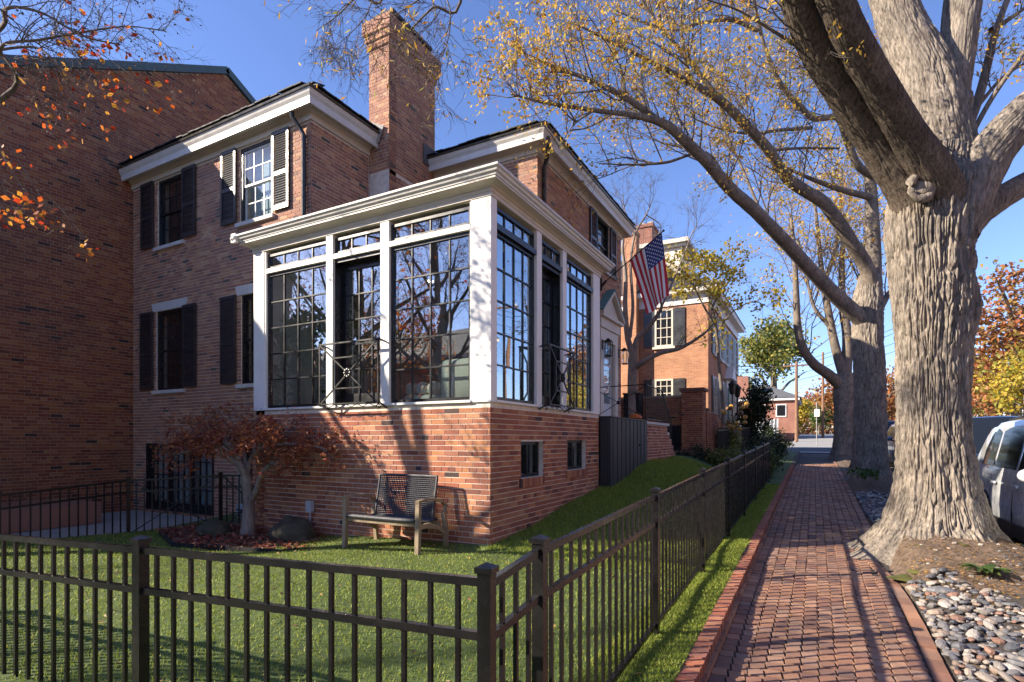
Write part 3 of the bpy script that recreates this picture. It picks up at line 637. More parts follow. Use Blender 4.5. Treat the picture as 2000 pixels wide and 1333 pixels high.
frontwin(); shutter(12.92, 13.37, 4.45, 5.80, -4.89, 'x'); shutter(14.48, 14.93, 4.45, 5.80, -4.89, 'x')
X = -4.89
d = MB(); d.box(X-.08, X-.03, 13.83, 14.73, .60, 2.60); door = part('front_door', d, M['greysash'], H)
for j in range(3):
    g = MB(); g.box(X-.028, X-.022, 13.95, 14.61, .98+j*.53, 1.46+j*.53); part('pane', g, M['glassd'], door)
hd = MB(); hd.box(X-.025, X+.03, 13.88, 13.92, 1.5, 1.75); part('door_handle', hd, M['iron'], door)
d = MB(); d.box(X-.02, X+.07, 13.56, 13.80, .42, 2.93); d.box(X-.02, X+.07, 14.76, 15.0, .42, 2.93); d.box(X-.02, X+.068, 13.80, 14.76, 2.62, 2.93); d.box(X-.02, X+.11, 13.5, 15.06, 2.933, 3.18); d.box(X-.02, X+.2, 13.42, 15.14, 3.183, 3.26)
d.box(X-.3, X+.02, 13.80, 14.76, .42, .598)
ds = part('door_surround', d, M['cream'], H)
pd = MB(); pd.prism([(13.5, 3.263), (15.06, 3.263), (14.28, 3.86)], 'x', X-.02, X+.10); pd.bar((X+.13, 13.38, 3.27), (X+.13, 14.28, 3.95), .18, .07); pd.bar((X+.13, 15.18, 3.27), (X+.13, 14.28, 3.95), .18, .07); part('pediment', pd, M['cream'], H)
pd = MB(); pd.bar((X+.10, 13.34, 3.315), (X+.10, 14.28, 4.03), .26, .03); pd.bar((X+.10, 15.22, 3.315), (X+.10, 14.28, 4.03), .26, .03); part('pediment_flashing', pd, M['teal'], H)
def lantern(y, z):
    l = MB(); X0 = -4.82 if y < 14 else -4.89; l.box(X0, X0+.03, y-.05, y+.05, z-.1, z+.15); l.bar((X0+.02, y, z+.1), (X0+.18, y, z+.16), .02); o = part('wall_lantern', l, M['iron'], H)
    f = MB()
    for dy in (-.07, .07):
        for dx in (-.07, .07): f.bar((X0+.18+dx, y+dy, z-.28), (X0+.18+dx, y+dy, z+.08), .014)
    f.box(X0+.10, X0+.26, y-.08, y+.08, z-.30, z-.275); f.prism([(X0+.09, z+.08), (X0+.27, z+.08), (X0+.20, z+.16), (X0+.16, z+.16)], 'y', y-.09, y+.09); part('lantern_frame', f, M['iron'], o)
    g = MB(); g.box(X0+.115, X0+.245, y-.065, y+.065, z-.27, z+.075); part('lantern_glass', g, M['glassd'], o)
lantern(13.68, 2.45); lantern(15.28, 2.45)
# basement french window, door
def bars(mb, x0, x1, z0, z1, nx, nz, Y, w=.02):
    for i in range(1, nx): mb.box(x0+(x1-x0)*i/nx-w/2, x0+(x1-x0)*i/nx+w/2, Y, Y+.03, z0, z1)
    for j in range(1, nz): mb.box(x0, x1, Y-.002, Y+.032, z0+(z1-z0)*j/nz-w/2, z0+(z1-z0)*j/nz+w/2)
x0, x1, z0, z1 = -13.31, -10.81, -1.56, -.07
f = MB(); f.box(x0, x0+.07, 7.0, 7.15, z0, z1); f.box(x1-.07, x1, 7.0, 7.15, z0, z1); f.box(x0+.07, x1-.07, 7.002, 7.148, z1-.10, z1); f.box(x0+.07, x1-.07, 7.002, 7.148, z0, z0+.2); fw = part('basement_window', f, M['blackp'], H)
for k in range(3):
    a = x0+.07+k*(x1-x0-.14)/3; b = a+(x1-x0-.14)/3; s = MB(); s.box(a, a+.07, 7.05, 7.09, z0+.2, z1-.1); s.box(b-.07, b, 7.05, 7.09, z0+.2, z1-.1); bars(s, a+.07, b-.07, z0+.2, z1-.1, 3, 4, 7.055, .025); part('casement', s, M['blackp'], fw)
    for i in range(3):
        for j in range(4):
            iw = (b-a-.14)/3; ih = (z1-z0-.3)/4; g = MB(); g.box(a+.07+i*iw+.01, a+.07+(i+1)*iw-.01, 7.07, 7.074, z0+.2+j*ih+.01, z0+.2+(j+1)*ih-.01); part('pane', g, M['glassd'], fw)
c = MB()
for k in range(60): xx = x0+.1+k*.039; c.box(xx, xx+.030, 7.2+.01*(k % 2), 7.215+.01*(k % 2), z0, z1)
part('curtain', c, M['curtain'], fw)
d = MB(); d.box(-10.07, -9.61, 7.10, 7.15, -1.75, -.12); part('basement_door', d, M['blackp'], H)
for a, b, c_, d_ in bwin:
    f = MB(); X = -3.47; t = .045
    f.box(X-.16, X-.08, a, a+t, c_, d_); f.box(X-.16, X-.08, b-t, b, c_, d_); f.box(X-.158, X-.082, a+t, b-t, d_-t, d_); f.box(X-.158, X-.082, a+t, b-t, c_, c_+t); f.box(X-.14, X-.09, (a+b)/2-.02, (a+b)/2+.02, c_+t, d_-t)
    o = part('basement_window', f, M['blackp'], H); g = MB(); g.box(X-.122, X-.118, a+t, (a+b)/2-.02, c_+t, d_-t); part('pane', g, M['glassd'], o); g = MB(); g.box(X-.122, X-.118, (a+b)/2+.02, b-t, c_+t, d_-t); part('pane', g, M['glassd'], o)
    g = MB(); g.box(X-.215, X-.20, a, a+(b-a)*.42, c_, d_); part('curtain', g, M['curtain'], o); g = MB(); g.box(X-.24, X-.225, a, b, c_, d_); part('window_backing', g, M['dark'], o)
# ---------------- sunroom
cs = MB(); cs.box(-3.745, -3.455, 5.775, 5.905, .47, 2.98); part('corner_post', cs, M['white'], H)
cs = MB(); cs.box(-7.885, -7.63, 5.775, 5.93, .47, 2.98); part('corner_post', cs, M['white'], H)
cs = MB(); cs.box(-3.60, -3.455, 9.36, 9.67, .47, 2.98); part('corner_post', cs, M['white'], H)
cs = MB(); cs.box(-7.87, -7.75, 5.94, 7.0, .47, 2.98); part('side_panel', cs, M['white'], H)
cs = MB(); cs.box(-7.63, -3.745, 5.755, 5.90, .47, .50); cs.box(-3.60, -3.44, 5.905, 9.36, .47, .50); part('sill', cs, M['white'], H)
beam = MB(); beam.box(-7.88, -3.46, 5.78, 5.93, 2.982, 3.06); beam.box(-3.61, -3.46, 5.93, 9.67, 2.982, 3.06); part('head_beam', beam, M['cream'], H)
path = [(-7.87, 6.98), (-7.87, 5.79), (-3.47, 5.79), (-3.47, 9.67), (-4.86, 9.67)]
c = MB(); sweep([(.0, 2.985), (.025, 2.985), (.025, 3.03), (.035, 3.035), (.035, 3.075), (.0, 3.075)], path, c); sweep([(.0, 3.077), (.045, 3.077), (.075, 3.10), (.12, 3.11), (.165, 3.115), (.165, 3.14), (.0, 3.14)], path, c); part('cornice', c, M['cream'], H)
g = MB(); sweep([(.10, 3.143), (.175, 3.143), (.18, 3.165), (.205, 3.18), (.215, 3.205), (.238, 3.22), (.24, 3.245), (.215, 3.245), (.10, 3.20)], path, g); part('sunroom_gutter', g, M['gutter'], H)
g = MB(); g.box(-8.125, -8.02, 5.545, 5.60, 3.13, 3.27); g.sphere((-8.10, 5.545, 3.19), .03, 8, 5); g.sphere((-8.04, 5.54, 3.20), .03, 8, 5); part('gutter_end_bracket', g, M['white'], H)
rf = MB(); rf.add([(-8.0, 5.66, 3.235), (-3.34, 5.66, 3.235), (-3.34, 9.8, 3.235), (-4.4, 9.8, 3.45), (-4.9, 9.95, 3.5), (-7.9, 9.95, 3.5), (-7.95, 6.98, 3.45)], [[0, 1, 6, 6], [1, 4, 5, 6], [1, 2, 3, 4]]); part('sunroom_roof', rf, M['dspout'], H)
def bay(face, a, b, kind, nt_):
    fm = (lambda mb, u0, u1, d0, d1, z0, z1: mb.box(u0, u1, 5.79+d0, 5.79+d1, z0, z1)) if face == 'y' else (lambda mb, u0, u1, d0, d1, z0, z1: mb.box(-3.47-d1, -3.47-d0, u0, u1, z0, z1))
    t = .042; TB, TT, WB, WT = 2.70, 2.94, .505, 2.625
    fr = MB(); dd = 0
    # transom light
    for q in ((a, a+t, .03, .09, TB, TT), (b-t, b, .03, .09, TB, TT), (a+t, b-t, .032, .088, TT-t, TT), (a+t, b-t, .032, .088, TB, TB+t)): fm(fr, *q)
    name = 'window' if kind == 'w' else 'glazed_door'
    D = 0 if kind == 'w' else .13; t2 = t if kind == 'w' else .085; wt = WT if kind == 'w' else WT-.05
    for q in ((a, a+t2, .03+D, .09+D, WB, wt), (b-t2, b, .03+D, .09+D, WB, wt), (a+t2, b-t2, .032+D, .088+D, wt-t2, wt), (a+t2, b-t2, .032+D, .088+D, WB, WB+t2*(1 if kind == 'w' else 2))): fm(fr, *q)
    if kind == 'd':
        for q in ((a, a+.02, .03, .158, WB, WT), (b-.02, b, .03, .158, WB, WT), (a+.02, b-.02, .03, .158, wt+.001, WT)): fm(fr, *q)
    o = part(name, fr, M['blackp'], H)
    wb = MB(); fm(wb, a, b, -.012, .10, WT+.003, TB-.003); part('transom_bar', wb, M['white'] if face == 'y' else M['blackp'], H)
    def lights(A, B, z0, z1, nx, nz, D):
        w = .009
        for i in range(1, nx): m = MB(); u = A+(B-A)*i/nx; fm(m, u-w, u+w, D, D+.034, z0, z1); part('muntin', m, M['blackp'], o)
        for j in range(1, nz): m = MB(); z = z0+(z1-z0)*j/nz; fm(m, A, B, D-.002, D+.036, z-w, z+w); part('muntin', m, M['blackp'], o)
        for i in range(nx):
            for j in range(nz):
                g = MB(); e = random.uniform(-.0012, .0012); u0, u1 = A+(B-A)*i/nx+w*.5, A+(B-A)*(i+1)/nx-w*.5
                fm(g, u0, u1, D+.014, D+.018, z0+(z1-z0)*j/nz+w*.5, z0+(z1-z0)*(j+1)/nz-w*.5); g.v[0][:, 1 if face == 'y' else 0] += (g.v[0][:, 0 if face == 'y' else 1]-(u0+u1)/2)/(u1-u0)*e*2; part('pane', g, M['glass'], o)
    lights(a+t, b-t, TB+t, TT-t, nt_, 1, .045)
    lights(a+t2, b-t2, WB+t2*(1 if kind == 'w' else 2), wt-t2, 4 if kind == 'w' else 3, 5, .045+D)
    if kind == 'd':
        h = MB(); fm(h, b-.065, b-.035, .13, .165, 1.35, 1.60) if face == 'y' else fm(h, a+.03, a+.06, .13, .165, 1.35, 1.6); part('door_handle', h, M['greysash'], o)
bay('y', -7.60, -6.26, 'w', 4); bay('y', -6.13, -5.22, 'd', 3); bay('y', -5.07, -3.765, 'w', 4)
bay('x', 5.93, 7.05, 'w', 4); bay('x', 7.21, 7.97, 'd', 3); bay('x', 8.12, 9.34, 'w', 4)
for a, b in ((-7.63, -7.60), (-6.26, -6.13), (-5.22, -5.07), (-3.765, -3.745)): mu = MB(); mu.box(a, b, 5.775 if b-a > .1 else 5.785, 5.90, .502, 2.98); part('mullion', mu, M['white'], H)
for a, b in ((5.905, 5.93), (7.05, 7.21), (7.97, 8.12), (9.34, 9.36)): mu = MB(); mu.box(-3.60, -3.455 if b-a > .1 else -3.46, a, b, .502, 2.98); part('mullion', mu, M['white'], H)
# inside
r = MB(); r.box(-7.74, -3.61, 5.95, 9.9, .40, .46); part('room_floor', r, M['floorw'], H)
r = MB(); r.box(-7.74, -3.61, 5.94, 9.9, 3.07, 3.12); part('room_ceiling', r, M['room'], H)
r = MB(); r.box(-7.74, -4.9, 9.93, 9.98, .4, 3.1); r.box(-7.74, -7.70, 7.0, 9.9, .4, 3.1); r.box(-4.88, -3.62, 9.60, 9.66, .4, 3.1); part('room_wall', r, M['room'], H)
for x, y in ((-4.3, 6.7), (-6.5, 6.8), (-4.3, 8.6), (-6.5, 8.6)):
    l = MB(); l.lathe([(.0, 3.060), (.05, 3.060), (.055, 3.066)], (x, y, 0), 12); part('recessed_lamp', l, M['lampglow'], H)
# faux balconies
def balcony(face, a, b):
    B = MB()
    def p(u, d, z): return (u, 5.79-d, z) if face == 'y' else (-3.47+d, u, z)
    z0, z1, D = .50, 1.36, .17; w = .018
    def ln(*pts):
        for q, r_ in zip(pts[:-1], pts[1:]): B.bar(p(*q), p(*r_), w)
    for u in (a, b): ln((u, D, z0-.02), (u, D, z1)); ln((u, D, z1), (u, .0, z1-.02)); ln((u, D, z0+.02), (u, 0, z0-.06))
    B.bar(p(a-.02, D, z1), p(b+.02, D, z1), .032, .02); ln((a, D, z0+.01), (b, D, z0+.01))
    c = (a+b)/2; zc_ = (z0+z1)/2; i0, i1 = a+(b-a)*.24, b-(b-a)*.24; k0, k1 = z0+(z1-z0)*.26, z1-(z1-z0)*.24
    ln((a, D, z0), (b, D, z1)); ln((a, D+.004, z1), (b, D+.004, z0)); ln((i0, D, k0), (i1, D, k0)); ln((i0, D, k1), (i1, D, k1)); ln((i0, D, k0), (i0, D, k1)); ln((i1, D, k0), (i1, D, k1))
    part('faux_balcony', B, M['iron'], H)
    r = MB()
    for k in range(8):
        t = k*pi/4; q = p(c+.05*cos(t), D+.01, zc_+.05*sin(t)); r.sphere(q, .022, 6, 4)
    r.sphere(p(c, D+.012, zc_), .028, 8, 5); bo = part('balcony_rosette', r, M['iron'], H)
    s = MB()
    for u, sg in ((a, 1), (b, -1)):
        pts = [p(u+sg*(.02+.045*(1-k/14)*cos(k*.6)+.03), D*.6, z0-.05+.045*(1-k/14)*sin(k*.6)) for k in range(13)]; s.tube(pts, .006, 5)
    pts = [p(a+(b-a)*k/20, D*.9, z0-.02+.02*sin(k*1.6)) for k in range(21)]; s.tube(pts, .006, 5)
    part('balcony_scroll', s, M['iron'], H)
balcony('y', -6.22, -5.12); balcony('x', 7.13, 8.05)
# ================================================================ porch, steps, side enclosure
pz = .42
P_ = thing('entrance_porch', 'brick entrance porch with steps and iron railing below the pedimented front door', 'porch', (-4.1, 13.4, -.5))
mb = MB(); mb.box(-4.87, -3.32, 12.22, 14.4, -1.4, pz-.06); mb.box(-4.87, -3.34, 14.41, 14.72, -1.3, .2); mb.box(-4.87, -3.36, 14.73, 15.04, -1.3, .02); mb.box(-4.87, -3.38, 15.05, 15.36, -1.3, -.16); mb.box(-4.87, -3.40, 15.37, 15.7, -1.3, -.34)
pb = part('porch_base', mb, M['mortar'], P_); items = []
P, R = face_x(-3.32+.010); bricks_on(12.22, 14.4, -.9, pz-.06, [], P, R, None, items); P, R = face_y(12.22-.010); bricks_on(-4.87, -3.3, -.7, pz-.06, [], P, R, None, items)
for k, (a, b, t, xx) in enumerate(((14.41, 14.72, .2, -3.34), (14.73, 15.04, .02, -3.36), (15.05, 15.36, -.16, -3.38), (15.37, 15.7, -.34, -3.40))): P, R = face_x(xx+.010); bricks_on(a, b, -.8, t, [], P, R, None, items)
pieces(pb, items, 'brick', M['brick'], 120)
mb = MB(); mb.box(-4.87, -3.27, 12.18, 14.42, pz-.058, pz); part('porch_slab', mb, M['stone'], P_)
r = MB(); y = 13.0
r.bar((-4.86, y, 1.30), (-3.48, y, 1.32), .035, .02); r.bar((-4.86, y, .52), (-3.48, y, .52), .02); r.bar((-3.5, y, pz), (-3.5, y, 1.31), .022); r.bar((-4.84, y, pz), (-4.84, y, 1.31), .022); r.bar((-4.84, y, .52), (-3.5, y, 1.30), .015); r.bar((-4.84, y+.01, 1.30), (-3.5, y+.01, .52), .015); r.sphere((-4.17, y, .91), .05, 8, 5)
pts = [(-3.48, 13.0, 1.31), (-3.46, 14.4, 1.28), (-3.48, 14.75, 1.08), (-3.50, 15.6, .52)]
for a, b in zip(pts[:-1], pts[1:]): r.bar(a, b, .03, .018)
pl = [(-3.48, 13.0, .5), (-3.46, 14.4, .5), (-3.48, 14.75, .30), (-3.50, 15.6, -.24)]
for a, b in zip(pl[:-1], pl[1:]): r.bar(a, b, .018)
part('porch_railing', r, M['iron'], P_)
for k in range(22):
    y = 13.08+k*.118; t = (y-13)/1.4; zt = 1.30 if y < 14.4 else 1.28-.6*(y-14.4)*.97; zb = .5 if y < 14.4 else .5-.62*(y-14.4)
    q = MB(); q.bar((-3.475, y, zb), (-3.475, y, zt), .013); part('baluster', q, M['iron'], P_)
q = MB()
for k in range(10):
    a = k*2*pi/10; q.sphere((-3.83+.085*cos(a), 13.3+.085*sin(a), pz+.115), .075, 8, 7, (1, 1, 1.45))
pk = thing('pumpkin', 'orange pumpkin on the porch behind the railing', 'pumpkin', (-3.83, 13.3, pz)); part('rind', q, M['pump'], pk, True)
q = MB(); q.tube([(-3.83, 13.3, pz+.19), (-3.82, 13.29, pz+.25), (-3.79, 13.28, pz+.28)], [.02, .015, .018], 6, cap=True); part('stem', q, M['moss'], pk)
G_ = thing('side_enclosure', 'charcoal vertical board enclosure against the sunroom brick base beside the porch', 'enclosure', (-3.4, 11, -.9))
for k in range(19):
    y0 = 9.69+k*.133; q = MB(); q.box(-3.285+.006*(k % 2), -3.258+.008*(k % 2), y0+.006, y0+.126, -1.05, .41+.004*(k % 2)); part('board', q, M['gatep'], G_)
for k in range(3): q = MB(); x0 = -3.455+k*.058; q.box(x0+.002, x0+.054, 9.685, 9.705, -1.05, .41); part('board', q, M['gatep'], G_)
q = MB(); q.box(-3.50, -3.24, 9.69, 12.22, .417, .44); part('cap_rail', q, M['gatep'], G_); q = MB(); q.box(-3.6, -3.29, 9.72, 12.2, -1.0, .41); part('enclosure_core', q, M['dark'], G_)
q = MB(); q.sphere((-3.24, 11.55, -.1), .025, 8, 5); part('knob', q, M['iron'], G_)
# flag
F_ = thing('wall_flag', 'stars and stripes flag on a black pole slanting from the wall above the door', 'flag', (-4.85, 13.6, 4.1))
a = Vector((-4.86, 13.75, 4.05)); b = Vector((-3.26, 13.75, 5.17)); dd = (b-a).normalized()
q = MB(); q.bar((-4.88, 13.75, 3.9), (-4.88, 13.75, 4.22), .07, .03); q.bar((-4.88, 13.75, 4.0), tuple(a+dd*.15), .05); part('bracket', q, M['iron'], F_)
q = MB(); q.tube([a, b], .014, 8, cap=True); part('pole', q, M['iron'], F_, True)
q = MB(); q.sphere(b, .03, 8, 6); part('finial', q, M['iron'], F_, True)
top = b-dd*.06; HO = .98; FL = 1.52
def flagp(u, v):       # u along the hoist from the tip, v down the fly
    p = top-dd*(HO*u); fold = .05*v*sin(7*u+2.3*v+.6)+.025*v*sin(15*u+3)
    q = p+Vector((.05*v+.60*(0)*v, 0, -FL*v)); gather = .36*v
    cx = top-dd*(HO*.42); q.x += (cx.x+.12-p.x)*gather; q.z += (cx.z-p.z)*gather*.75
    q.x += .20*v; q.y += fold*1.1; q.x += fold*.4; return q
def fpatch(u0, u1, v0, v1, nu, nv, off=0, rep=1):
    m = MB(); V = [tuple(flagp(u0+(u1-u0)*i/nu, v0+(v1-v0)*j/nv)+Vector((0, -off, 0))) for j in range(nv+1) for i in range(nu+1)]
    m.add(V, [[j*(nu+1)+i, j*(nu+1)+i+1, (j+1)*(nu+1)+i+1, (j+1)*(nu+1)+i] for j in range(nv) for i in range(nu)]); return m
for k in range(13):
    v0 = .40 if k < 7 else 0; part('stripe', fpatch(k/13, (k+1)/13, v0, 1, 3, 24), M['red'] if k % 2 == 0 else M['fwhite'], F_, True)
part('canton', fpatch(0, 7/13, 0, .40, 10, 10), M['blue'], F_, True)
st = MB()
for r_ in range(9):
    n = 6 if r_ % 2 == 0 else 5
    for c_ in range(n):
        u = (r_+1)/10*7/13; v = .4*((c_+.5)/6 if n == 6 else (c_+1)/6); V = [tuple(flagp(u, v)+Vector((0, s, 0))) for s in (0,)]; V = []
        for s in (-.004, .004):
            for q_ in range(10):
                rr = .026 if q_ % 2 == 0 else .011; t = q_*pi/5; V.append(tuple(flagp(u+rr*sin(t)/HO, v+rr*cos(t)/FL)+Vector((0, s, 0))))
            V.append(tuple(flagp(u, v)+Vector((0, s, 0))))
        for s in (0, 11): st.add(V[s:s+11], [[q_, (q_+1) % 10, 10, 10] for q_ in range(10)])
part('star', st, M['fwhite'], F_)
# ================================================================ neighbour on the left
NB = thing('neighbour_house', 'tall dark brick gable wall of the house on the left, trimmed with blue green flashing', 'house', (-17, 7, -1.7)); NX = -13.86
RZ = lambda y: 7.36+.545*(y-4.64) if y < 9.31 else 9.90-.545*(y-9.31)
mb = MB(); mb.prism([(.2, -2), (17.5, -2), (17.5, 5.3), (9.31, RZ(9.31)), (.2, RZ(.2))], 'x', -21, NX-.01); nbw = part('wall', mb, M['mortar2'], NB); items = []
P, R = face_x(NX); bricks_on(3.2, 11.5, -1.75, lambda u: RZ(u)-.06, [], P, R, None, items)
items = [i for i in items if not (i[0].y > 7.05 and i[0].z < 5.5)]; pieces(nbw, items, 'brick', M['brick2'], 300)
mb = MB(); mb.bar((NX-.05, .1, RZ(.1)+.02), (NX-.05, 9.33, RZ(9.33)+.03), .28, .17, up=(0, -.45, 1)); mb.bar((NX-.05, 9.29, RZ(9.31)+.03), (NX-.05, 17.6, RZ(17.6)+.02), .28, .17, up=(0, .45, 1)); part('rake_flashing', mb, M['flash'], NB)
mb = MB(); mb.add([(-21, .0, RZ(0)+.05), (NX-.2, .0, RZ(0)+.05), (NX-.2, 9.31, 9.98), (-21, 9.31, 9.98), (NX-.2, 17.6, RZ(17.6)+.05), (-21, 17.6, RZ(17.6)+.05)], [[0, 1, 2, 3], [3, 2, 4, 5]]); part('roof', mb, M['slateg'], NB)
# sunken patio and its fence
mb = MB(); mb.box(-13.84, -9.97, -1.5, 6.98, -1.95, -1.62); mb.box(-9.965, -7.9, 6.05, 6.985, -1.9, -1.63); struct('patio', mb, M['conc'])
mb = MB(); mb.box(-13.83, -12.2, 4.0, 5.6, -1.61, -1.22); solo('raised_planter', mb, M['brick3'], 'low brick planter on the patio against the dark gable wall', 'planter')
cap = MB(); cap.box(-.032, .032, -.032, .032, 0, .022); cap.box(-.027, .027, -.027, .027, .022, .034); cap.prism([(-.027, 0), (.027, 0), (0, .02)], 'y', -.027, .027); 
cap = MB(); cap.add([(-.033, -.033, 0), (.033, -.033, 0), (.033, .033, 0), (-.033, .033, 0), (-.033, -.033, .02), (.033, -.033, .02), (.033, .033, .02), (-.033, .033, .02), (0, 0, .036)], [[0, 3, 2, 1], [0, 1, 5, 4], [1, 2, 6, 5], [2, 3, 7, 6], [3, 0, 4, 7], [4, 5, 8, 8], [5, 6, 8, 8], [6, 7, 8, 8], [7, 4, 8, 8]])
def fence(root, posts, tops, grounds, mat, gap2=.205, sp=.1145, topdrop=.055, xpanel=(), pw=.051, skip=False):
    post = MB(); 
    for (x, y), t, g in list(zip(posts, tops, grounds))[1 if skip else 0:]:
        dx = Vector((posts[-1][0]-posts[0][0], posts[-1][1]-posts[0][1], 0)).normalized(); q = MB(); q.bar((x, y, g-.12), (x, y, t-.03), pw, pw, up=tuple(dx)); o = part('post', q, mat, root)
        c = link('post_cap', FCAP, o, (x, y, t-.034)); c.rotation_euler = (0, 0, math.atan2(dx.y, dx.x)); c.scale = (pw/.051,)*2+(1,)
    for k in range(len(posts)-1):
        A, B = Vector((*posts[k], 0)), Vector((*posts[k+1], 0)); ta, tb, ga, gb = tops[k]-topdrop, tops[k+1]-topdrop, grounds[k]+.075, grounds[k+1]+.075; d = (B-A); ln = d.length; d /= ln; A2, B2 = A+d*pw*.5, B-d*pw*.5
        for z0, z1 in ((ta-.014, tb-.014), (ta-gap2, tb-gap2), (ga, gb)):
            q = MB(); q.bar((A2.x, A2.y, z0), (B2.x, B2.y, z1), .027, .03); part('rail', q, mat, root)
        n = int(round(ln/sp)); 
        for i in range(1, n):
            t = i/n; p = A+d*(ln*t); q = MB(); q.bar((p.x, p.y, ga+(gb-ga)*t-.03), (p.x, p.y, ta+(tb-ta)*t-.020), .0165, .0165, up=tuple(d)); part('picket', q, mat, root)
        if k in xpanel:
            q = MB(); q.bar((A2.x, A2.y, ga), (B2.x, B2.y, tb-.02), .016); q.bar((A2.x, A2.y+.02, ta-.02), (B2.x, B2.y+.02, gb), .016); q.sphere((A+B)/2+Vector((0, 0, (ta+gb)/2)), .035, 6, 4); part('cross_brace', q, mat, root)
FCAP = cap.mesh('post_cap', M['fence'])
c0 = Vector((-1.01, 1.66)); dv = Vector((-1.81, -.20)); fp = [tuple(c0+dv*k) for k in range(4)]
ff = thing('front_fence', 'dark metal picket fence running left across the front of the lawn', 'fence', (-3.7, 1.35, -1.5)); fence(ff, fp, [-.431, -.455, -.48, -.50], [L(2)]*4, M['fence'])
fy = [2.09+1.92*k for k in range(8)]; sf = thing('side_fence', 'dark metal picket fence running along the brick sidewalk', 'fence', (-1.01, 8, -1.4))
fence(sf, [(-1.01, 1.662)]+[(-1.01, y) for y in fy], [-.44]+[-.341+.0295*(y-4) for y in fy], [L(y) for y in [1.7]+fy], M['fence'], skip=True)
pf = thing('patio_fence', 'black metal fence around the sunken patio beneath the basement windows', 'fence', (-9.9, 4, -1.6)); FCAP.materials[0] = M['fence']
fence(pf, [(-9.93, -.2), (-9.93, 1.6), (-9.93, 3.3), (-9.93, 4.95), (-9.0, 5.95), (-7.98, 6.4)], [-.84, -.78, -.70, -.60, -.55, -.52], [-1.62]*6, M['iron'], xpanel=(3, 4))
# bench
bz = lambda x, y: lawnz(x, y)
B_ = thing('garden_bench', 'teak garden bench with a woven grey seat and back against the sunroom wall', 'bench', (-4.6, 5.35, -1.35))
zf = -1.345
for x, nm in ((-5.18, 'l'), (-4.03, 'r')):
    q = MB(); q.bar((x, 5.08, zf-.02), (x, 5.10, zf+.62), .055, .05, up=(0, 1, 0)); part('leg', q, M['teak'], B_)
    q = MB(); q.bar((x, 5.66, zf-.02), (x, 5.60, zf+.46), .05, .05, up=(0, 1, 0)); part('leg', q, M['teak'], B_)
    q = MB(); pts = [(x, 5.07, zf+.625), (x, 5.2, zf+.64), (x, 5.4, zf+.63), (x, 5.56, zf+.59), (x, 5.66, zf+.52)]
    for a, b in zip(pts[:-1], pts[1:]): q.bar(a, b, .058, .028)
    q.bar((x, 5.64, zf+.53), (x, 5.61, zf+.40), .045, .03, up=(0, 1, 0)); part('armrest', q, M['teak'], B_)
    q = MB(); pts = [(x, 5.11, zf+.33), (x, 5.3, zf+.33), (x, 5.5, zf+.27), (x, 5.63, zf+.18)]
    for a, b in zip(pts[:-1], pts[1:]): q.bar(a, b, .035, .055)
    part('side_rail', q, M['teak'], B_)
q = MB(); q.bar((-5.15, 5.12, zf+.355), (-4.06, 5.12, zf+.355), .04, .055); q.bar((-5.15, 5.56, zf+.31), (-4.06, 5.56, zf+.31), .04, .05); part('seat_rail', q, M['teak'], B_)
q = MB(); n = 30
def seatp(u, v): return (-5.12+1.03*u, 5.10+.46*v, zf+.405-.035*sin(pi*v)-.03*v+(.03*(1-abs(2*u-1)**4))*0)
for i in range(44):
    u = (i+.5)/44; q.tube([seatp(u, v) for v in np.linspace(0, 1, 6)], .009, 5)
for j in range(20):
    v = (j+.5)/20; q.tube([seatp(u, v) for u in np.linspace(0, 1, 4)], .0095, 5)
q.tube([(-5.14, 5.085, zf+.40), (-4.07, 5.085, zf+.40)], .026, 8); q.box(-5.12, -4.09, 5.12, 5.54, zf+.352, zf+.362); part('woven_seat', q, M['wicker'], B_)
q = MB()
def backp(u, v): return (-5.06+.93*u+.0, 5.53+.10*v+.03*(2*u-1)**2*-1, zf+.37+.52*v)
for i in range(34):
    u = (i+.5)/34; q.tube([backp(u, v) for v in np.linspace(0, 1, 4)], .0078, 4)
for j in range(21):
    v = (j+.5)/21; q.tube([backp(u, v) for u in np.linspace(0, 1, 5)], .0078, 4)
for e in ([backp(0, v) for v in np.linspace(0, 1, 5)], [backp(1, v) for v in np.linspace(0, 1, 5)], [backp(u, 1) for u in np.linspace(0, 1, 6)]): q.tube(e, .016, 7)
part('woven_back', q, M['wicker'], B_)
q = MB(); q.bar((-5.0, 5.60, zf+.30), (-4.98, 5.64, zf+.86), .03); q.bar((-4.19, 5.60, zf+.30), (-4.21, 5.64, zf+.86), .03); part('back_upright', q, M['teak'], B_)
# bed with edging, rocks, condenser, wall box
mb = MB(); mb.prism([(-9.1, 5.0), (-7.6, 4.35), (-5.9, 4.72), (-5.3, 5.76), (-7.8, 5.76), (-7.9, 6.3), (-9.0, 6.2)], 'z', -1.7, -1.425); struct('mulch_bed', mb, M['soil'])
edge = MB(); pts = [(-9.12, 5.0), (-7.6, 4.33), (-5.88, 4.70), (-5.3, 5.74)]
for a, b in zip(pts[:-1], pts[1:]): edge.bar((*a, -1.46), (*b, -1.46), .02, .16)
solo('bed_edging', edge, M['dark'], 'dark edging strip round the mulch bed under the small maple', 'edging')
r = np.random.default_rng(5); n = 2600; C = np.stack([r.uniform(-9, -5.4, n), r.uniform(4.4, 5.76, n), np.full(n, -1.405)], 1); t = (C[:, 1] > 4.4+np.clip(np.abs(C[:, 0]+7.3)-.4, 0, 2)*.35); C = C[t]; C[:, 2] += r.uniform(0, .03, len(C))
lm = leaves(C, .055, 6, flat=.75, asp=.8); struct('fallen_leaves', lm, M['litter'], kind='stuff')
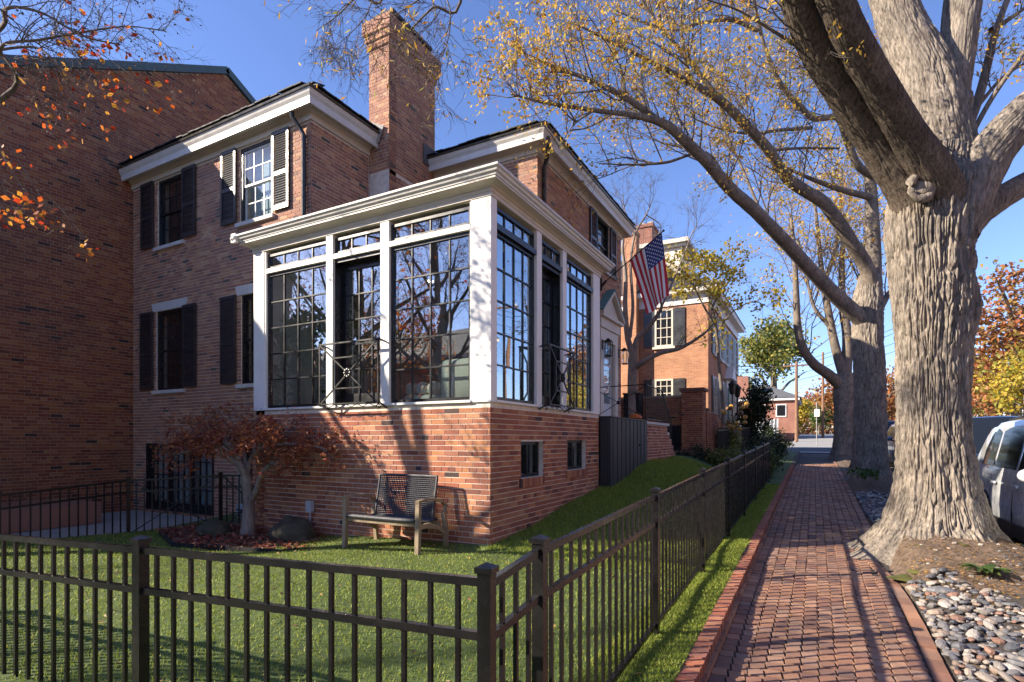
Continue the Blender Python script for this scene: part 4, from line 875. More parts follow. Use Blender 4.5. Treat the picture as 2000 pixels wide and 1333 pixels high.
for (x, y, s, lb) in ((-7.95, 5.15, .27, 'low dark mossy rock left of the small maple trunk'), (-6.55, 5.42, .33, 'rounded dark mossy rock right of the small maple trunk')):
    q = MB(); q.sphere((x, y, -1.38), s, 18, 12, (1.15, .8, .85 if s > .3 else .6), .10); q.sphere((x+s*.6, y-.03, -1.42), s*.6, 14, 9, (1, .8, .8), .12); solo('mossy_rock', q, M['rock'], lb, 'rock', smooth=True, group='rocks in the mulch bed')
AC = thing('air_conditioner', 'pale blue grey condenser box by the dark basement door', 'air conditioner', (-9.2, 6.7, -1.6)); q = MB(); q.box(-9.45, -8.98, 6.55, 6.9, -1.62, -1.2); part('casing', q, M['acbox'], AC)
for k in range(6): q = MB(); q.box(-9.42, -9.01, 6.535, 6.549, -1.58+k*.055, -1.555+k*.055); part('louvre', q, M['iron'], AC)
WB_ = thing('outlet_box', 'small grey electrical box low on the sunroom brick wall', 'electrical box', (-6.55, 5.77, -1.0)); q = MB(); q.box(-6.62, -6.51, 5.71, 5.775, -1.06, -.90); part('cover', q, M['acbox'], WB_); q = MB(); q.tube([(-6.565, 5.75, -1.06), (-6.565, 5.75, -1.4)], .012, 6); part('conduit', q, M['acbox'], WB_)
# sunroom furniture
AR = thing('armchair', 'rounded cream armchair behind the sunroom corner window', 'armchair', (-4.05, 6.6, .46))
def rbox(mb, x0, x1, y0, y1, z0, z1, r=.06):
    n = 4; 
    for a, b in ((0, 1),):
        ring = []
        for (cx, cy, t0) in ((x1-r, y1-r, 0), (x0+r, y1-r, pi/2), (x0+r, y0+r, pi), (x1-r, y0+r, 1.5*pi)):
            for k in range(n+1): t = t0+pi/2*k/n; ring.append((cx, cy, cos(t), sin(t)))
        V = []; lv = [(z0, r*.4), (z0+r*.4, 0), (z1-r, 0), (z1-r*.35, r*.2), (z1, r*.75)]
        for z, ins in lv:
            for cx, cy, c, s in ring: V.append((cx+(r-ins)*c, cy+(r-ins)*s, z))
        m = len(ring); F = [[i*m+j, i*m+(j+1) % m, (i+1)*m+(j+1) % m, (i+1)*m+j] for i in range(len(lv)-1) for j in range(m)]; mb.add(V, F)
        c = (len(lv)-1)*m; V2 = V[c:]+[((x0+x1)/2, (y0+y1)/2, z1)]; mb.add(V2, [[j, (j+1) % m, m, m] for j in range(m)])
q = MB(); rbox(q, -4.42, -3.72, 6.02, 6.2, .50, 1.08, .085); part('backrest', q, M['sofa'], AR, True)
q = MB(); rbox(q, -4.42, -4.22, 6.2, 6.8, .50, .92, .08); part('arm', q, M['sofa'], AR, True); q = MB(); rbox(q, -3.92, -3.72, 6.2, 6.8, .50, .92, .08); part('arm', q, M['sofa'], AR, True)
q = MB(); rbox(q, -4.2, -3.94, 6.2, 6.8, .50, .76, .06); part('seat', q, M['sofa'], AR, True)
q = MB(); q.sphere((-3.86, 6.3, .98), .13, 10, 8, (1, .5, 1)); solo('cushion', q, M['sofa'], 'pale round cushion on the cream armchair in the sunroom', 'cushion', smooth=True)
SF = thing('sofa', 'low cream sofa with rolled cushions behind the lower right sunroom panes', 'sofa', (-4.75, 6.3, .46)); q = MB(); rbox(q, -5.05, -4.46, 6.02, 6.5, .47, .62, .06); part('seat', q, M['sofa'], SF, True)
for k in range(3): q = MB(); rbox(q, -5.03+k*.19, -4.85+k*.19, 6.03, 6.2, .625, .80, .07); part('cushion', q, M['sofa'], SF, True)
PL = thing('potted_plant', 'leafy green plant in a pot behind the left sunroom window', 'plant', (-6.75, 6.6, .46)); q = MB(); q.lathe([(.0, .46), (.16, .46), (.2, .8), (.0, .8)], (-6.75, 6.6, 0), 14); part('pot', q, M['conc'], PL); q = MB()
for k in range(7): a = k*.9; q.tube([(-6.75, 6.6, .8), (-6.75+.1*cos(a), 6.6+.1*sin(a), 1.3), (-6.75+.3*cos(a), 6.6+.3*sin(a), 1.7+.1*k)], .008, 4)
part('stem', q, M['twig'], PL); C = np.random.default_rng(8).normal(size=(420, 3))*[.22, .2, .35]+[-6.75, 6.6, 1.75]; part('foliage', leaves(C, .11, 3), M['lgrn'], PL, kind='stuff')
PL = thing('potted_plant', 'small green plant standing beside the cream armchair in the corner window', 'plant', (-3.95, 6.9, .46)); q = MB(); q.lathe([(.0, .46), (.14, .46), (.17, .9), (.0, .9)], (-3.95, 6.95, 0), 14); part('pot', q, M['conc'], PL)
C = np.random.default_rng(9).normal(size=(260, 3))*[.14, .14, .22]+[-3.95, 6.95, 1.25]; part('foliage', leaves(C, .10, 4), M['lgrn'], PL, kind='stuff')
TB_ = thing('console_table', 'white louvred cabinet seen through the left sunroom window', 'cabinet', (-7.4, 7.2, .46)); q = MB(); q.box(-7.62, -7.1, 6.9, 7.3, .47, 2.3); part('carcass', q, M['greysash'], TB_)
for k in range(30): q = MB(); q.box(-7.60, -7.12, 6.885, 6.898, .55+k*.057, .58+k*.057); part('slat', q, M['white'], TB_)
DT = thing('dining_table', 'dark wooden dining table inside the sunroom', 'table', (-5.6, 7.6, .46)); q = MB(); q.box(-6.3, -4.9, 7.2, 8.0, 1.18, 1.22); part('tabletop', q, M['floorw'], DT)
for x in (-6.2, -5.0):
    for y in (7.3, 7.9): q = MB(); q.box(x-.03, x+.03, y-.03, y+.03, .46, 1.18); part('leg', q, M['floorw'], DT)
# ================================================================ second house and its stair block
H2 = thing('second_house', 'orange brick house beyond the flag with black shutters and slate roof', 'house', (-6.5, 26, -.9)); X2 = -3.6
mb = MB(); mb.box(-13, X2, 22.4, 31.6, -1.5, 5.72); part('wall', mb, M['farbrick2'], H2)
mb = MB(); path = [(-13, 22.4), (X2, 22.4), (X2, 31.6), (-13, 31.6)]
sweep([(.003, 5.35), (.05, 5.35), (.05, 5.72), (.32, 5.76), (.36, 5.93), (.003, 5.93)], path, mb); part('cornice', mb, M['white'], H2)
mb = MB(); roofpoly(mb, hip(-13.4, X2+.4, 22.0, 32.0, 5.94, .62)); part('roof', mb, M['slate'], H2)
mb = MB(); mb.box(-7.6, -5.1, 25.0, 28, 6.6, 8.55); mb.box(-7.75, -4.95, 24.85, 28.15, 8.552, 8.68); mb.box(-7.9, -4.8, 24.7, 28.3, 8.683, 8.86); part('dormer', mb, M['cream'], H2)
mb = MB(); mb.box(-6.86, -6.30, 21.95, 22.38, -.8, 8.3); mb.box(-6.9, -6.26, 21.9, 22.38, 8.303, 8.45); part('chimney', mb, M['farbrick2'], H2)
mb = MB(); mb.box(-7.15, -6.45, 25, 26, 6.5, 9.7); mb.box(-7.2, -6.4, 24.95, 26.05, 9.703, 9.85); cc = part('chimney', mb, M['farbrick'], H2)
for x in (-7.0, -6.62): q = MB(); q.box(x-.12, x+.12, 25.3, 25.6, 9.853, 10.05); part('chimney_pot', q, M['conc'], cc)
def fwin2(ax, pos, a, b, z0, z1, nx=2, nz=4, sh=True, fr=None):
    f = MB(); bx = (lambda m, u0, u1, d0, d1, za, zb: m.box(u0, u1, pos-d1, pos-d0, za, zb)) if ax == 'y' else (lambda m, u0, u1, d0, d1, za, zb: m.box(pos+d0, pos+d1, u0, u1, za, zb))
    bx(f, a, b, .003, .05, z0, z0+.07); bx(f, a, b, .003, .05, z1-.07, z1); bx(f, a, a+.07, .004, .048, z0+.07, z1-.07); bx(f, b-.07, b, .004, .048, z0+.07, z1-.07)
    for i in range(1, nx+1): u = a+(b-a)*i/(nx+1); bx(f, u-.015, u+.015, .02, .04, z0+.07, z1-.07)
    for j in range(1, nz): z = z0+(z1-z0)*j/nz; bx(f, a+.07, b-.07, .018, .042, z-.015, z+.015)
    bx(f, a-.08, b+.08, .003, .10, z0-.09, z0-.003); o = part('window', f, fr or M['cream'], H2); g = MB(); bx(g, a+.07, b-.07, .010, .014, z0+.07, z1-.07); part('pane', g, M['cglass'], o)
    if sh:
        for s0, s1 in ((a-.45, a-.02), (b+.02, b+.45)):
            s = MB(); bx(s, s0, s1, .004, .05, z0, z1); so2 = part('shutter', s, M['shut'], H2)
            l = MB()
            for k in range(18): z = z0+.08+(z1-z0-.16)*k/18; bx(l, s0+.05, s1-.05, .051, .062, z, z+.03)
            part('slats', l, M['shut'], so2, kind='stuff')
fwin2('y', 22.4, -5.66, -4.93, 3.75, 5.25); fwin2('y', 22.4, -5.66, -4.93, 1.3, 2.45)
for k in range(5): y = 23.6+k*1.72; fwin2('x', X2, y, y+.8, 3.5, 5.15); 
for k in (0, 1, 3, 4): y = 23.6+k*1.72; fwin2('x', X2, y, y+.8, .9, 2.6)
mb = MB(); mb.box(X2+.003, X2+.1, 26.9, 28.1, -.3, 2.8); mb.prism([(26.7, 2.803), (28.3, 2.803), (27.5, 3.45)], 'x', X2+.003, X2+.35); e2 = part('door_surround', mb, M['white'], H2)
mb = MB(); mb.box(X2+.11, X2+.14, 27.1, 27.9, -.2, 2.4); part('door', mb, M['greenp'], e2)
SB = thing('stair_block', 'shaded brown brick stair block with a capped pier in front of the second house', 'stair', (-4.3, 18, -.8))
def bblock(root, nm, x0, x1, y0, y1, z0, z1, mat, bm, cap=0):
    m = MB(); m.box(x0, x1, y0, y1, z0, z1); o = part(nm, m, mat, root); items = []; P, R = face_y(y0-.010); bricks_on(x0, x1, z0, z1, [], P, R, None, items); P, R = face_x(x1+.010); bricks_on(y0, y1, z0, z1, [], P, R, None, items); pieces(o, items, 'brickwork', bm, 0); return o
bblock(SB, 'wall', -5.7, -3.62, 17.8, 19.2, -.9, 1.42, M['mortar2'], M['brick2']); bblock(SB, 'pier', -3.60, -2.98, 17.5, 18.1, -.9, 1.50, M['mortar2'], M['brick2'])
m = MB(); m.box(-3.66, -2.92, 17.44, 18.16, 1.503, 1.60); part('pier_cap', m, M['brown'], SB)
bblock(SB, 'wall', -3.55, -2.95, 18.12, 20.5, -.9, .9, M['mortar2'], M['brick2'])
m = MB(); m.box(-4.35, -3.66, 17.74, 17.79, -.55, .45); op = part('grille_opening', m, M['dark'], SB)
for k in range(7): q = MB(); q.box(-4.33+k*.105, -4.31+k*.105, 17.70, 17.73, -.1, .5); part('grille_bar', q, M['iron'], op)
for k in range(4): m = MB(); m.box(-4.6, -2.9, 16.3+k*.3, 16.59+k*.3, -1.3, -.72+k*.13); st_ = part('step', m, M['brick3'], SB)
RB = thing('trash_bin', 'dark bin at the foot of the brown brick pier', 'bin', (-4.9, 17.3, -.8))
m = MB(); m.box(-5.35, -4.85, 17.2, 17.7, -.8, 1.45); part('bin_body', m, M['dark'], RB); m = MB(); m.box(-5.38, -4.82, 17.17, 17.73, 1.453, 1.5); part('lid', m, M['dark'], RB)
IR = thing('iron_fence', 'old black iron railing with slim balusters before the second house', 'fence', (-2.4, 22, -.8)); m = MB()
m.bar((-2.5, 17.2, .28), (-2.5, 27, .55), .03); m.bar((-2.5, 17.2, -.6), (-2.5, 27, -.4), .025); part('rail', m, M['iron'], IR)
for k in range(60): y = 17.2+k*.165; q = MB(); q.bar((-2.5, y, -.9+.03*(y-17.2)*.8), (-2.5, y, .34+.0275*(y-17.2)), .018); part('baluster', q, M['iron'], IR)
for k, (x, y, lb) in enumerate(((-3.0, 24.6, 'nearer black lamp post by the green door'), (-3.0, 26.4, 'farther black lamp post by the green door'))):
    t = thing('lamp_post', lb, 'lamp post', (x, y, -.7), 'lamp posts by the green door'); q = MB(); q.tube([(x, y, -.9), (x, y, 1.9)], .03, 8); part('post', q, M['iron'], t)
    q = MB(); q.lathe([(.05, 1.9), (.10, 1.95), (.15, 2.3), (.17, 2.32), (.02, 2.5)], (x, y, 0), 6); part('lantern', q, M['iron'], t); q = MB(); q.lathe([(.07, 1.97), (.125, 2.27)], (x, y, 0), 6); part('lantern_glass', q, M['lampw'], t)
# far house up the street
H3 = thing('far_house', 'small distant brick house with grey hipped roof at the end of the street', 'house', (-4, 62, .2)); m = MB(); m.box(-7.4, -1.5, 58, 68, -.5, 3.75); part('wall', m, M['farbrick'], H3)
m = MB(); m.box(-7.7, -1.2, 57.7, 68.3, 3.753, 4.0); part('cornice', m, M['white'], H3); m = MB(); roofpoly(m, hip(-7.8, -1.1, 57.6, 68.4, 4.003, .5)); part('roof', m, M['slateg'], H3)
m = MB(); m.box(-6.6, -5.6, 57.9, 58.6, 3.9, 6.2); part('chimney', m, M['farbrick'], H3)
for a in (-6.6, -5.0, -3.2): m = MB(); m.box(a, a+.9, 57.93, 57.98, 2.2, 3.4); o = part('window', m, M['white'], H3); m = MB(); m.box(a+.1, a+.8, 57.90, 57.925, 2.3, 3.3); part('pane', m, M['cglass'], o)
m = MB(); m.box(-6.9, -3.0, 56.5, 56.6, -.2, 1.9)
for k in range(14): m.box(-6.9+k*.3, -6.8+k*.3, 56.38, 56.44, 0, 2.0)
solo('white_porch_screen', m, M['greysash'], 'pale slatted porch screen before the distant brick house', 'screen')
# ================================================================ trees
def _h(i, j, k):
    n = (i*374761393+j*668265263+k*2147483647 % 4294967291).astype(np.int64) & 0xffffffff; n = (n ^ (n >> 13))*1274126177 & 0xffffffff; n = (n ^ (n >> 16)); return (n & 0xffffff)/float(0xffffff)
def vnoise(P):
    I = np.floor(P).astype(np.int64); f = P-I; f = f*f*(3-2*f); i, j, k = I[..., 0], I[..., 1], I[..., 2]; x, y, z = f[..., 0], f[..., 1], f[..., 2]; o = 0
    for a in (0, 1):
        for b in (0, 1):
            for c in (0, 1): o = o+_h(i+a, j+b, k+c)*(x if a else 1-x)*(y if b else 1-y)*(z if c else 1-z)
    return o
def catmull(P, n):
    P = [Vector(p) for p in P]; P = [P[0]*2-P[1]]+P+[P[-1]*2-P[-2]]; out = []
    for i in range(1, len(P)-2):
        for k in range(n):
            t = k/n; a, b, c, d = P[i-1:i+3]; out.append(.5*((2*b)+(c-a)*t+(2*a-5*b+4*c-d)*t*t+(3*b-a-3*c+d)*t**3))
    out.append(P[-2]); return out
def interp(vals, n):
    o = []
    for a, b in zip(vals[:-1], vals[1:]): o += [a+(b-a)*k/n for k in range(n)]
    return o+[vals[-1]]
def barktube(mb, P, R, nth, amp, freq=1.0, flare=None, stretch=.2, seed=0):
    """furrowed bark: a tube whose surface is pushed in and out along long wavy ridges"""
    P = np.array([tuple(p) for p in P]); R = np.asarray(R, float); k = len(P); T = np.gradient(P, axis=0); T /= np.linalg.norm(T, axis=1, keepdims=True)
    ref = np.array([1., .3, 0]); A = np.cross(T, ref); A /= np.linalg.norm(A, axis=1, keepdims=True); B = np.cross(T, A); th = np.arange(nth)*2*pi/nth
    s = np.concatenate([[0], np.cumsum(np.linalg.norm(np.diff(P, axis=0), axis=1))]); S_, TH_ = np.meshgrid(s, th, indexing='ij'); r0 = R[:, None]*np.ones_like(TH_)
    if flare is not None: r0 = r0*flare(s, th)
    rm = R.mean(); c = np.stack([np.cos(TH_)*rm, np.sin(TH_)*rm, S_*stretch], -1)*freq*11+seed*17.3
    wv = c+2.2*np.stack([vnoise(c*np.array([.3, .3, .9])+9), vnoise(c*np.array([.3, .3, .9])+31), 0*S_], -1); n1 = vnoise(wv); n2 = vnoise(wv*2.1+5); n3 = vnoise(c*np.array([.35, .35, .5])+3)
    rid = np.clip(1.25-2.6*np.abs(2*np.clip((n1-.5)*1.5+.5, 0, 1)-1), -.2, 1)*-.55+.75+(1-np.abs(2*n2-1))*.2; fine = vnoise(c*np.array([4, 4, 9])+7)
    brk = vnoise(c*np.array([.5, .5, 5.5])+13); rid = rid*(.78+.35*brk); r = r0+amp*(rid-.55)*np.minimum(1.5, r0/.3)+amp*.22*(fine-.5)+amp*.8*(n3-.5)*np.minimum(1.5, r0/.3)
    V = P[:, None]+r[..., None]*(np.cos(th)[None, :, None]*A[:, None]+np.sin(th)[None, :, None]*B[:, None])
    i = np.arange(k-1)[:, None]*nth; j = np.arange(nth)[None]; j2 = (j+1) % nth; F = np.stack([i+j, i+j2, i+nth+j2, i+nth+j], -1).reshape(-1, 4); mb.add(V.reshape(-1, 3), F, 0.); return mb
rnd = random.Random(11)
def rv(s=1): return Vector((rnd.gauss(0, s), rnd.gauss(0, s), rnd.gauss(0, s)))
def branch(mb, LC, p, d, ln, r, lev, up=.05, kids=(5, 4), sides=4, leafn=3, droop=0, wob=.16):
    n = 5; pts = [p.copy()]; d = d.normalized(); dirs = []
    for i in range(n): d = (d+rv(wob)+Vector((0, 0, up-droop*i/n))).normalized(); dirs.append(d.copy()); p = p+d*(ln/n); pts.append(p.copy())
    mb.tube(pts, [r*(1-.75*i/n) for i in range(n+1)], sides if lev > 0 else 3)
    if lev > 0:
        for c in range(kids[0] if lev > 1 else kids[1]):
            t = rnd.uniform(.22, 1); i = min(n-1, int(t*n)); q = pts[i].lerp(pts[i+1], t*n-i); a = dirs[i]; perp = a.cross(rv()).normalized()
            branch(mb, LC, q, a*.75+perp*rnd.uniform(.4, .95), ln*rnd.uniform(.4, .7), max(r*.5*(1-.5*t), .0022), lev-1, up, kids, sides, leafn, droop, wob)
    else:
        for c in range(leafn):
            t = rnd.uniform(.3, 1.02); i = min(n-1, int(t*n)); LC.append(tuple(pts[i].lerp(pts[i+1], t*n-i)+rv(.03)))
def sprays(mb, LC, poly, n, t0, lmin, lmax, r, lev, up=.05, kids=(5, 4), leafn=3, upd=.5, droop=0, side=None):
    for _ in range(n):
        t = t0+(1-t0)*rnd.random()**.8; k = t*(len(poly)-1); i = min(len(poly)-2, int(k)); q = poly[i].lerp(poly[i+1], k-i); a = (poly[i+1]-poly[i]).normalized(); perp = a.cross(rv()).normalized()
        d = a*.55+perp*.8+Vector((0, 0, upd)); 
        if side: d += side
        branch(mb, LC, q, d, rnd.uniform(lmin, lmax)*(1.15-.5*t), r*(1.1-.6*t), lev, up, kids, 5, leafn, droop)
def pxl(pts): return [PW(*p) for p in pts]
# ---- the great oak beside the walk
T1 = thing('street_tree', 'massive oak with deeply furrowed trunk and flared roots between the walk and the parked cars', 'tree', (1.28, 8.4, -1.3), 'street trees between walk and road')
P = pxl([(1828, 1085, 6.72), (1828, 1030, 6.72), (1828, 950, 6.72), (1824, 860, 6.74), (1821, 760, 6.75), (1820, 640, 6.75), (1817, 540, 6.75), (1815, 450, 6.75), (1822, 385, 6.78), (1832, 320, 6.9)])
P = catmull(P, 44); R = interp([.43, .42, .385, .355, .35, .36, .395, .44, .45, .37], 44)
LO = [(2.55, .55, 1.35), (3.45, .35, 1.15), (4.35, .33, .9), (5.2, .28, 1.0), (0.3, .35, 1.5), (1.2, .4, .9), (6.0, .22, .7), (1.85, .25, .8)]
def flare(s, th):
    f = np.exp(-s/.36)[:, None]; l = sum(w*np.exp(-((np.angle(np.exp(1j*(th-a))))/q)**2) for a, q, w in LO)[None]; low = np.exp(-s/.22)[:, None]
    knob = .10*np.exp(-((s-2.95)/.35)**2)[:, None]*(1+.8*np.sin(3*th+1)[None]); return 1+f*(.26+.55*l)+low*.6*l-.05*f*np.cos(9*th)[None]+knob
tr = MB(); barktube(tr, P, R, 640, .040, 4.6, flare, stretch=.06, seed=1); part('trunk', tr, M['bark'], T1, True)
limbs1 = [([(1815, 430, 6.75), (1775, 360, 6.6), (1722, 285, 6.45), (1660, 195, 6.2), (1602, 105, 5.95), (1565, 20, 5.7), (1540, -60, 5.5), (1480, -240, 5.0)], [.34, .27, .235, .195, .18, .165, .155, .12], .045),
          ([(1850, 420, 6.65), (1822, 345, 6.4), (1772, 262, 6.15), (1712, 160, 5.85), (1662, 70, 5.6), (1628, -10, 5.4), (1590, -120, 5.1)], [.30, .24, .19, .17, .165, .16, .13], .045),
          ([(1845, 410, 6.85), (1842, 320, 6.95), (1826, 230, 7.0), (1802, 140, 7.05), (1765, 60, 7.1), (1738, -20, 7.1), (1700, -160, 7.1)], [.42, .385, .36, .33, .27, .25, .2], .055),
          ([(1848, 250, 7.0), (1862, 160, 7.0), (1872, 80, 7.0), (1880, 0, 7.0), (1893, -90, 7.0)], [.22, .205, .21, .215, .19], .045),
          ([(1850, 450, 6.7), (1890, 375, 6.6), (1935, 300, 6.5), (1990, 235, 6.4), (2060, 175, 6.3), (2160, 90, 6.1)], [.36, .30, .25, .23, .22, .18], .05),
          ([(1850, 470, 6.85), (1915, 415, 6.9), (1975, 375, 6.9), (2050, 335, 6.9)], [.25, .17, .155, .14], .035)]
LCt = []; tw = MB(); polys = []
for k, (pp, rr, am) in enumerate(limbs1):
    Pp = catmull(pxl(pp), 24); q = MB(); barktube(q, Pp, [a_*.92 for a_ in interp(rr, 24)], 240, am*.42, 4.4, stretch=.07, seed=k+3); part('limb', q, M['bark_shaded'] if k < 2 else M['bark'], T1, True); polys.append(Pp)
small = [([(1858, 330, 6.9), (1885, 262, 7.0), (1912, 190, 7.1), (1930, 120, 7.2), (1945, 60, 7.2), (1975, -20, 7.2)], [.08, .062, .055, .05, .04, .035]), ([(1870, 330, 6.8), (1905, 250, 6.8), (1945, 180, 6.8), (1995, 110, 6.8), (2040, 40, 6.8)], [.045, .03, .028, .025, .02]),
         ([(1912, 205, 7.1), (1960, 150, 7.1), (2010, 120, 7.1)], [.025, .018, .012]), ([(1935, 60, 7.2), (1975, 35, 7.2), (2010, 10, 7.2)], [.04, .025, .02]), ([(1560, 92, 5.95), (1500, 55, 5.9), (1440, 20, 5.8), (1380, 0, 5.7)], [.02, .014, .01, .006]), ([(1640, 120, 6.1), (1610, 140, 6.1), (1560, 130, 6.1)], [.012, .008, .004])]
for pp, rr in small:
    Pp = catmull(pxl(pp), 6); q = MB(); q.tube(Pp, interp(rr, 6), 10); part('limb', q, M['barkd'], T1, True); sprays(tw, LCt, Pp, 7, .2, .35, .9, .009, 2, .05, (4, 3), 2)
q = MB(); kc = PW(1800, 365, 6.31); q.tube([kc+Vector((.13*cos(a*pi/10)*cos(TH), .13*cos(a*pi/10)*sin(TH), .14*sin(a*pi/10))) for a in range(21)], [.042+.010*sin(a*.9)+.006*sin(a*2.3) for a in range(21)], 10); q.sphere(kc+Vector((.0, .05, 0)), .125, 20, 12, (1, .6, 1), .03); part('knot', q, M['bark'], T1, True)
q = MB(); kc = PW(1872, 520, 6.62); barktube(q, [kc+Vector((0, 0, -.2)), kc+Vector((0, 0, -.12)), kc, kc+Vector((0, 0, .14)), kc+Vector((0, 0, .24))], [.02, .12, .17, .11, .02], 40, .03, 1.5, seed=5); kc = PW(1878, 205, 6.86); barktube(q, [kc+Vector((0, 0, -.3)), kc, kc+Vector((0, 0, .12)), kc+Vector((0, 0, .16))], [.06, .12, .11, .02], 40, .02, 1.5, seed=6); part('burl', q, M['bark'], T1, True)
sprays(tw, LCt, polys[0], 18, .35, .7, 1.7, .016, 2, .04, (5, 4), 3, side=Vector((-.5, -.1, .1))); sprays(tw, LCt, polys[1], 10, .7, .7, 1.5, .014, 2, .04, (5, 4), 3, side=Vector((-.4, 0, .2)))
sprays(tw, LCt, polys[4], 8, .5, .6, 1.3, .012, 2, .05, (4, 4), 3)
part('twigs', tw, M['twig'], T1, kind='stuff'); part('foliage', leaves(LCt, .056, 21, asp=.45), M['lyel'], T1, kind='stuff')
# ---- second street tree
T2 = thing('street_tree', 'second oak along the walk, shaded lower trunk and long limbs arching left over the sidewalk', 'tree', (1.28, 17.2, -1), 'street trees between walk and road')
def flare2(s, th):
    f = np.exp(-s/.35)[:, None]; return 1+f*(.5+.35*np.cos(5*th+1)[None])
P = catmull(pxl([(1699, 950, 14.6), (1699, 900, 14.6), (1700, 800, 14.6), (1698, 720, 14.6), (1694, 650, 14.6), (1695, 590, 14.6), (1700, 540, 14.6)]), 16); tr = MB(); barktube(tr, P, interp([.41, .375, .355, .35, .35, .34, .25], 16), 240, .04, 2.6, flare2, stretch=.12, seed=9); part('trunk', tr, M['bark'], T2, True)
L2 = [([(1700, 640, 14.6), (1645, 590, 14.3), (1590, 535, 13.8), (1540, 480, 13.2), (1480, 418, 12.5), (1425, 368, 11.9), (1382, 318, 11.4), (1340, 278, 11.0), (1298, 243, 10.7), (1240, 226, 10.4), (1160, 216, 10.1), (1060, 200, 9.8), (1000, 185, 9.6)], [.28, .24, .21, .195, .18, .165, .145, .13, .105, .065, .05, .034, .014]),
      ([(1290, 240, 10.7), (1235, 200, 10.6), (1160, 160, 10.4), (1080, 130, 10.2), (1015, 100, 10.1)], [.07, .055, .042, .03, .012]),
      ([(1705, 600, 14.6), (1695, 530, 14.4), (1660, 470, 14.1), (1612, 400, 13.8), (1570, 372, 13.6), (1535, 345, 13.4), (1498, 290, 13.0), (1450, 238, 12.6), (1405, 195, 12.2), (1345, 160, 11.8), (1270, 120, 11.4), (1190, 80, 11.0), (1120, 45, 10.8)], [.26, .23, .21, .19, .18, .165, .15, .135, .115, .075, .05, .035, .018]),
      ([(1350, 165, 11.8), (1338, 110, 11.6), (1330, 50, 11.5), (1333, -30, 11.4)], [.045, .035, .028, .02]),
      ([(1405, 195, 12.2), (1370, 150, 12.1), (1330, 100, 12.0), (1280, 40, 11.8), (1240, -20, 11.7)], [.07, .05, .04, .03, .02]),
      ([(1703, 590, 14.6), (1706, 500, 14.7), (1703, 420, 14.7), (1700, 350, 14.7), (1702, 260, 14.7), (1698, 150, 14.6)], [.28, .24, .21, .18, .12, .07]),
      ([(1706, 345, 14.6), (1675, 322, 14.4), (1652, 268, 14.2), (1635, 230, 14.0), (1590, 232, 13.8), (1560, 205, 13.6), (1525, 165, 13.4), (1500, 110, 13.2), (1482, 50, 13.0), (1470, -20, 12.8)], [.13, .125, .11, .10, .09, .085, .075, .06, .05, .035]),
      ([(1635, 232, 14.0), (1628, 200, 13.9), (1625, 150, 13.9)], [.07, .06, .03]), ([(1697, 385, 14.6), (1640, 370, 14.3), (1585, 350, 14.1), (1540, 330, 13.9)], [.09, .07, .05, .03]),
      ([(1585, 250, 13.8), (1520, 255, 13.6), (1465, 262, 13.4), (1400, 250, 13.2), (1340, 225, 13.0)], [.05, .04, .03, .02, .01]), ([(1500, 295, 13.0), (1560, 290, 13.2), (1640, 290, 13.4)], [.04, .03, .02]),
      ([(1425, 370, 11.9), (1380, 300, 11.8), (1300, 318, 11.5), (1230, 322, 11.4), (1170, 320, 11.2)], [.05, .032, .028, .02, .01]), ([(1720, 600, 14.8), (1745, 560, 15.0), (1790, 500, 15.2)], [.12, .08, .05]), ([(1160, 216, 10.1), (1120, 245, 9.9), (1090, 290, 9.7)], [.02, .012, .006]),
      ([(1545, 480, 13.2), (1500, 440, 13.4), (1450, 330, 13.6), (1420, 260, 13.6), (1400, 180, 13.6)], [.05, .04, .03, .022, .015]), ([(1480, 60, 13.0), (1430, 40, 12.8), (1370, 45, 12.6), (1300, 60, 12.4), (1200, 20, 12.2)], [.05, .045, .035, .025, .012])]
tw = MB(); LCt = []
for k, (pp, rr) in enumerate(L2):
    Pp = catmull(pxl(pp), 8); q = MB(); barktube(q, Pp, [a_*.76 for a_ in interp(rr, 8)], 60, .018, 2.0, seed=k) if rr[0] > .1 else q.tube(Pp, interp(rr, 8), 9); part('limb', q, M['barkd'] if k else M['bark'], T2, True)
    nn = {0: 46, 1: 20, 2: 46, 4: 16, 5: 14, 6: 26, 9: 12, 11: 10, 14: 14, 15: 16}.get(k, 6)
    sprays(tw, LCt, Pp, nn, .3 if k in (0, 2, 5, 6) else .1, .7, 2.3, .02, 2, .035, (6, 4), 3, .65)
part('twigs', tw, M['twig'], T2, kind='stuff'); part('foliage', leaves(LCt, .078, 22, asp=.5), M['lyel'], T2, kind='stuff')
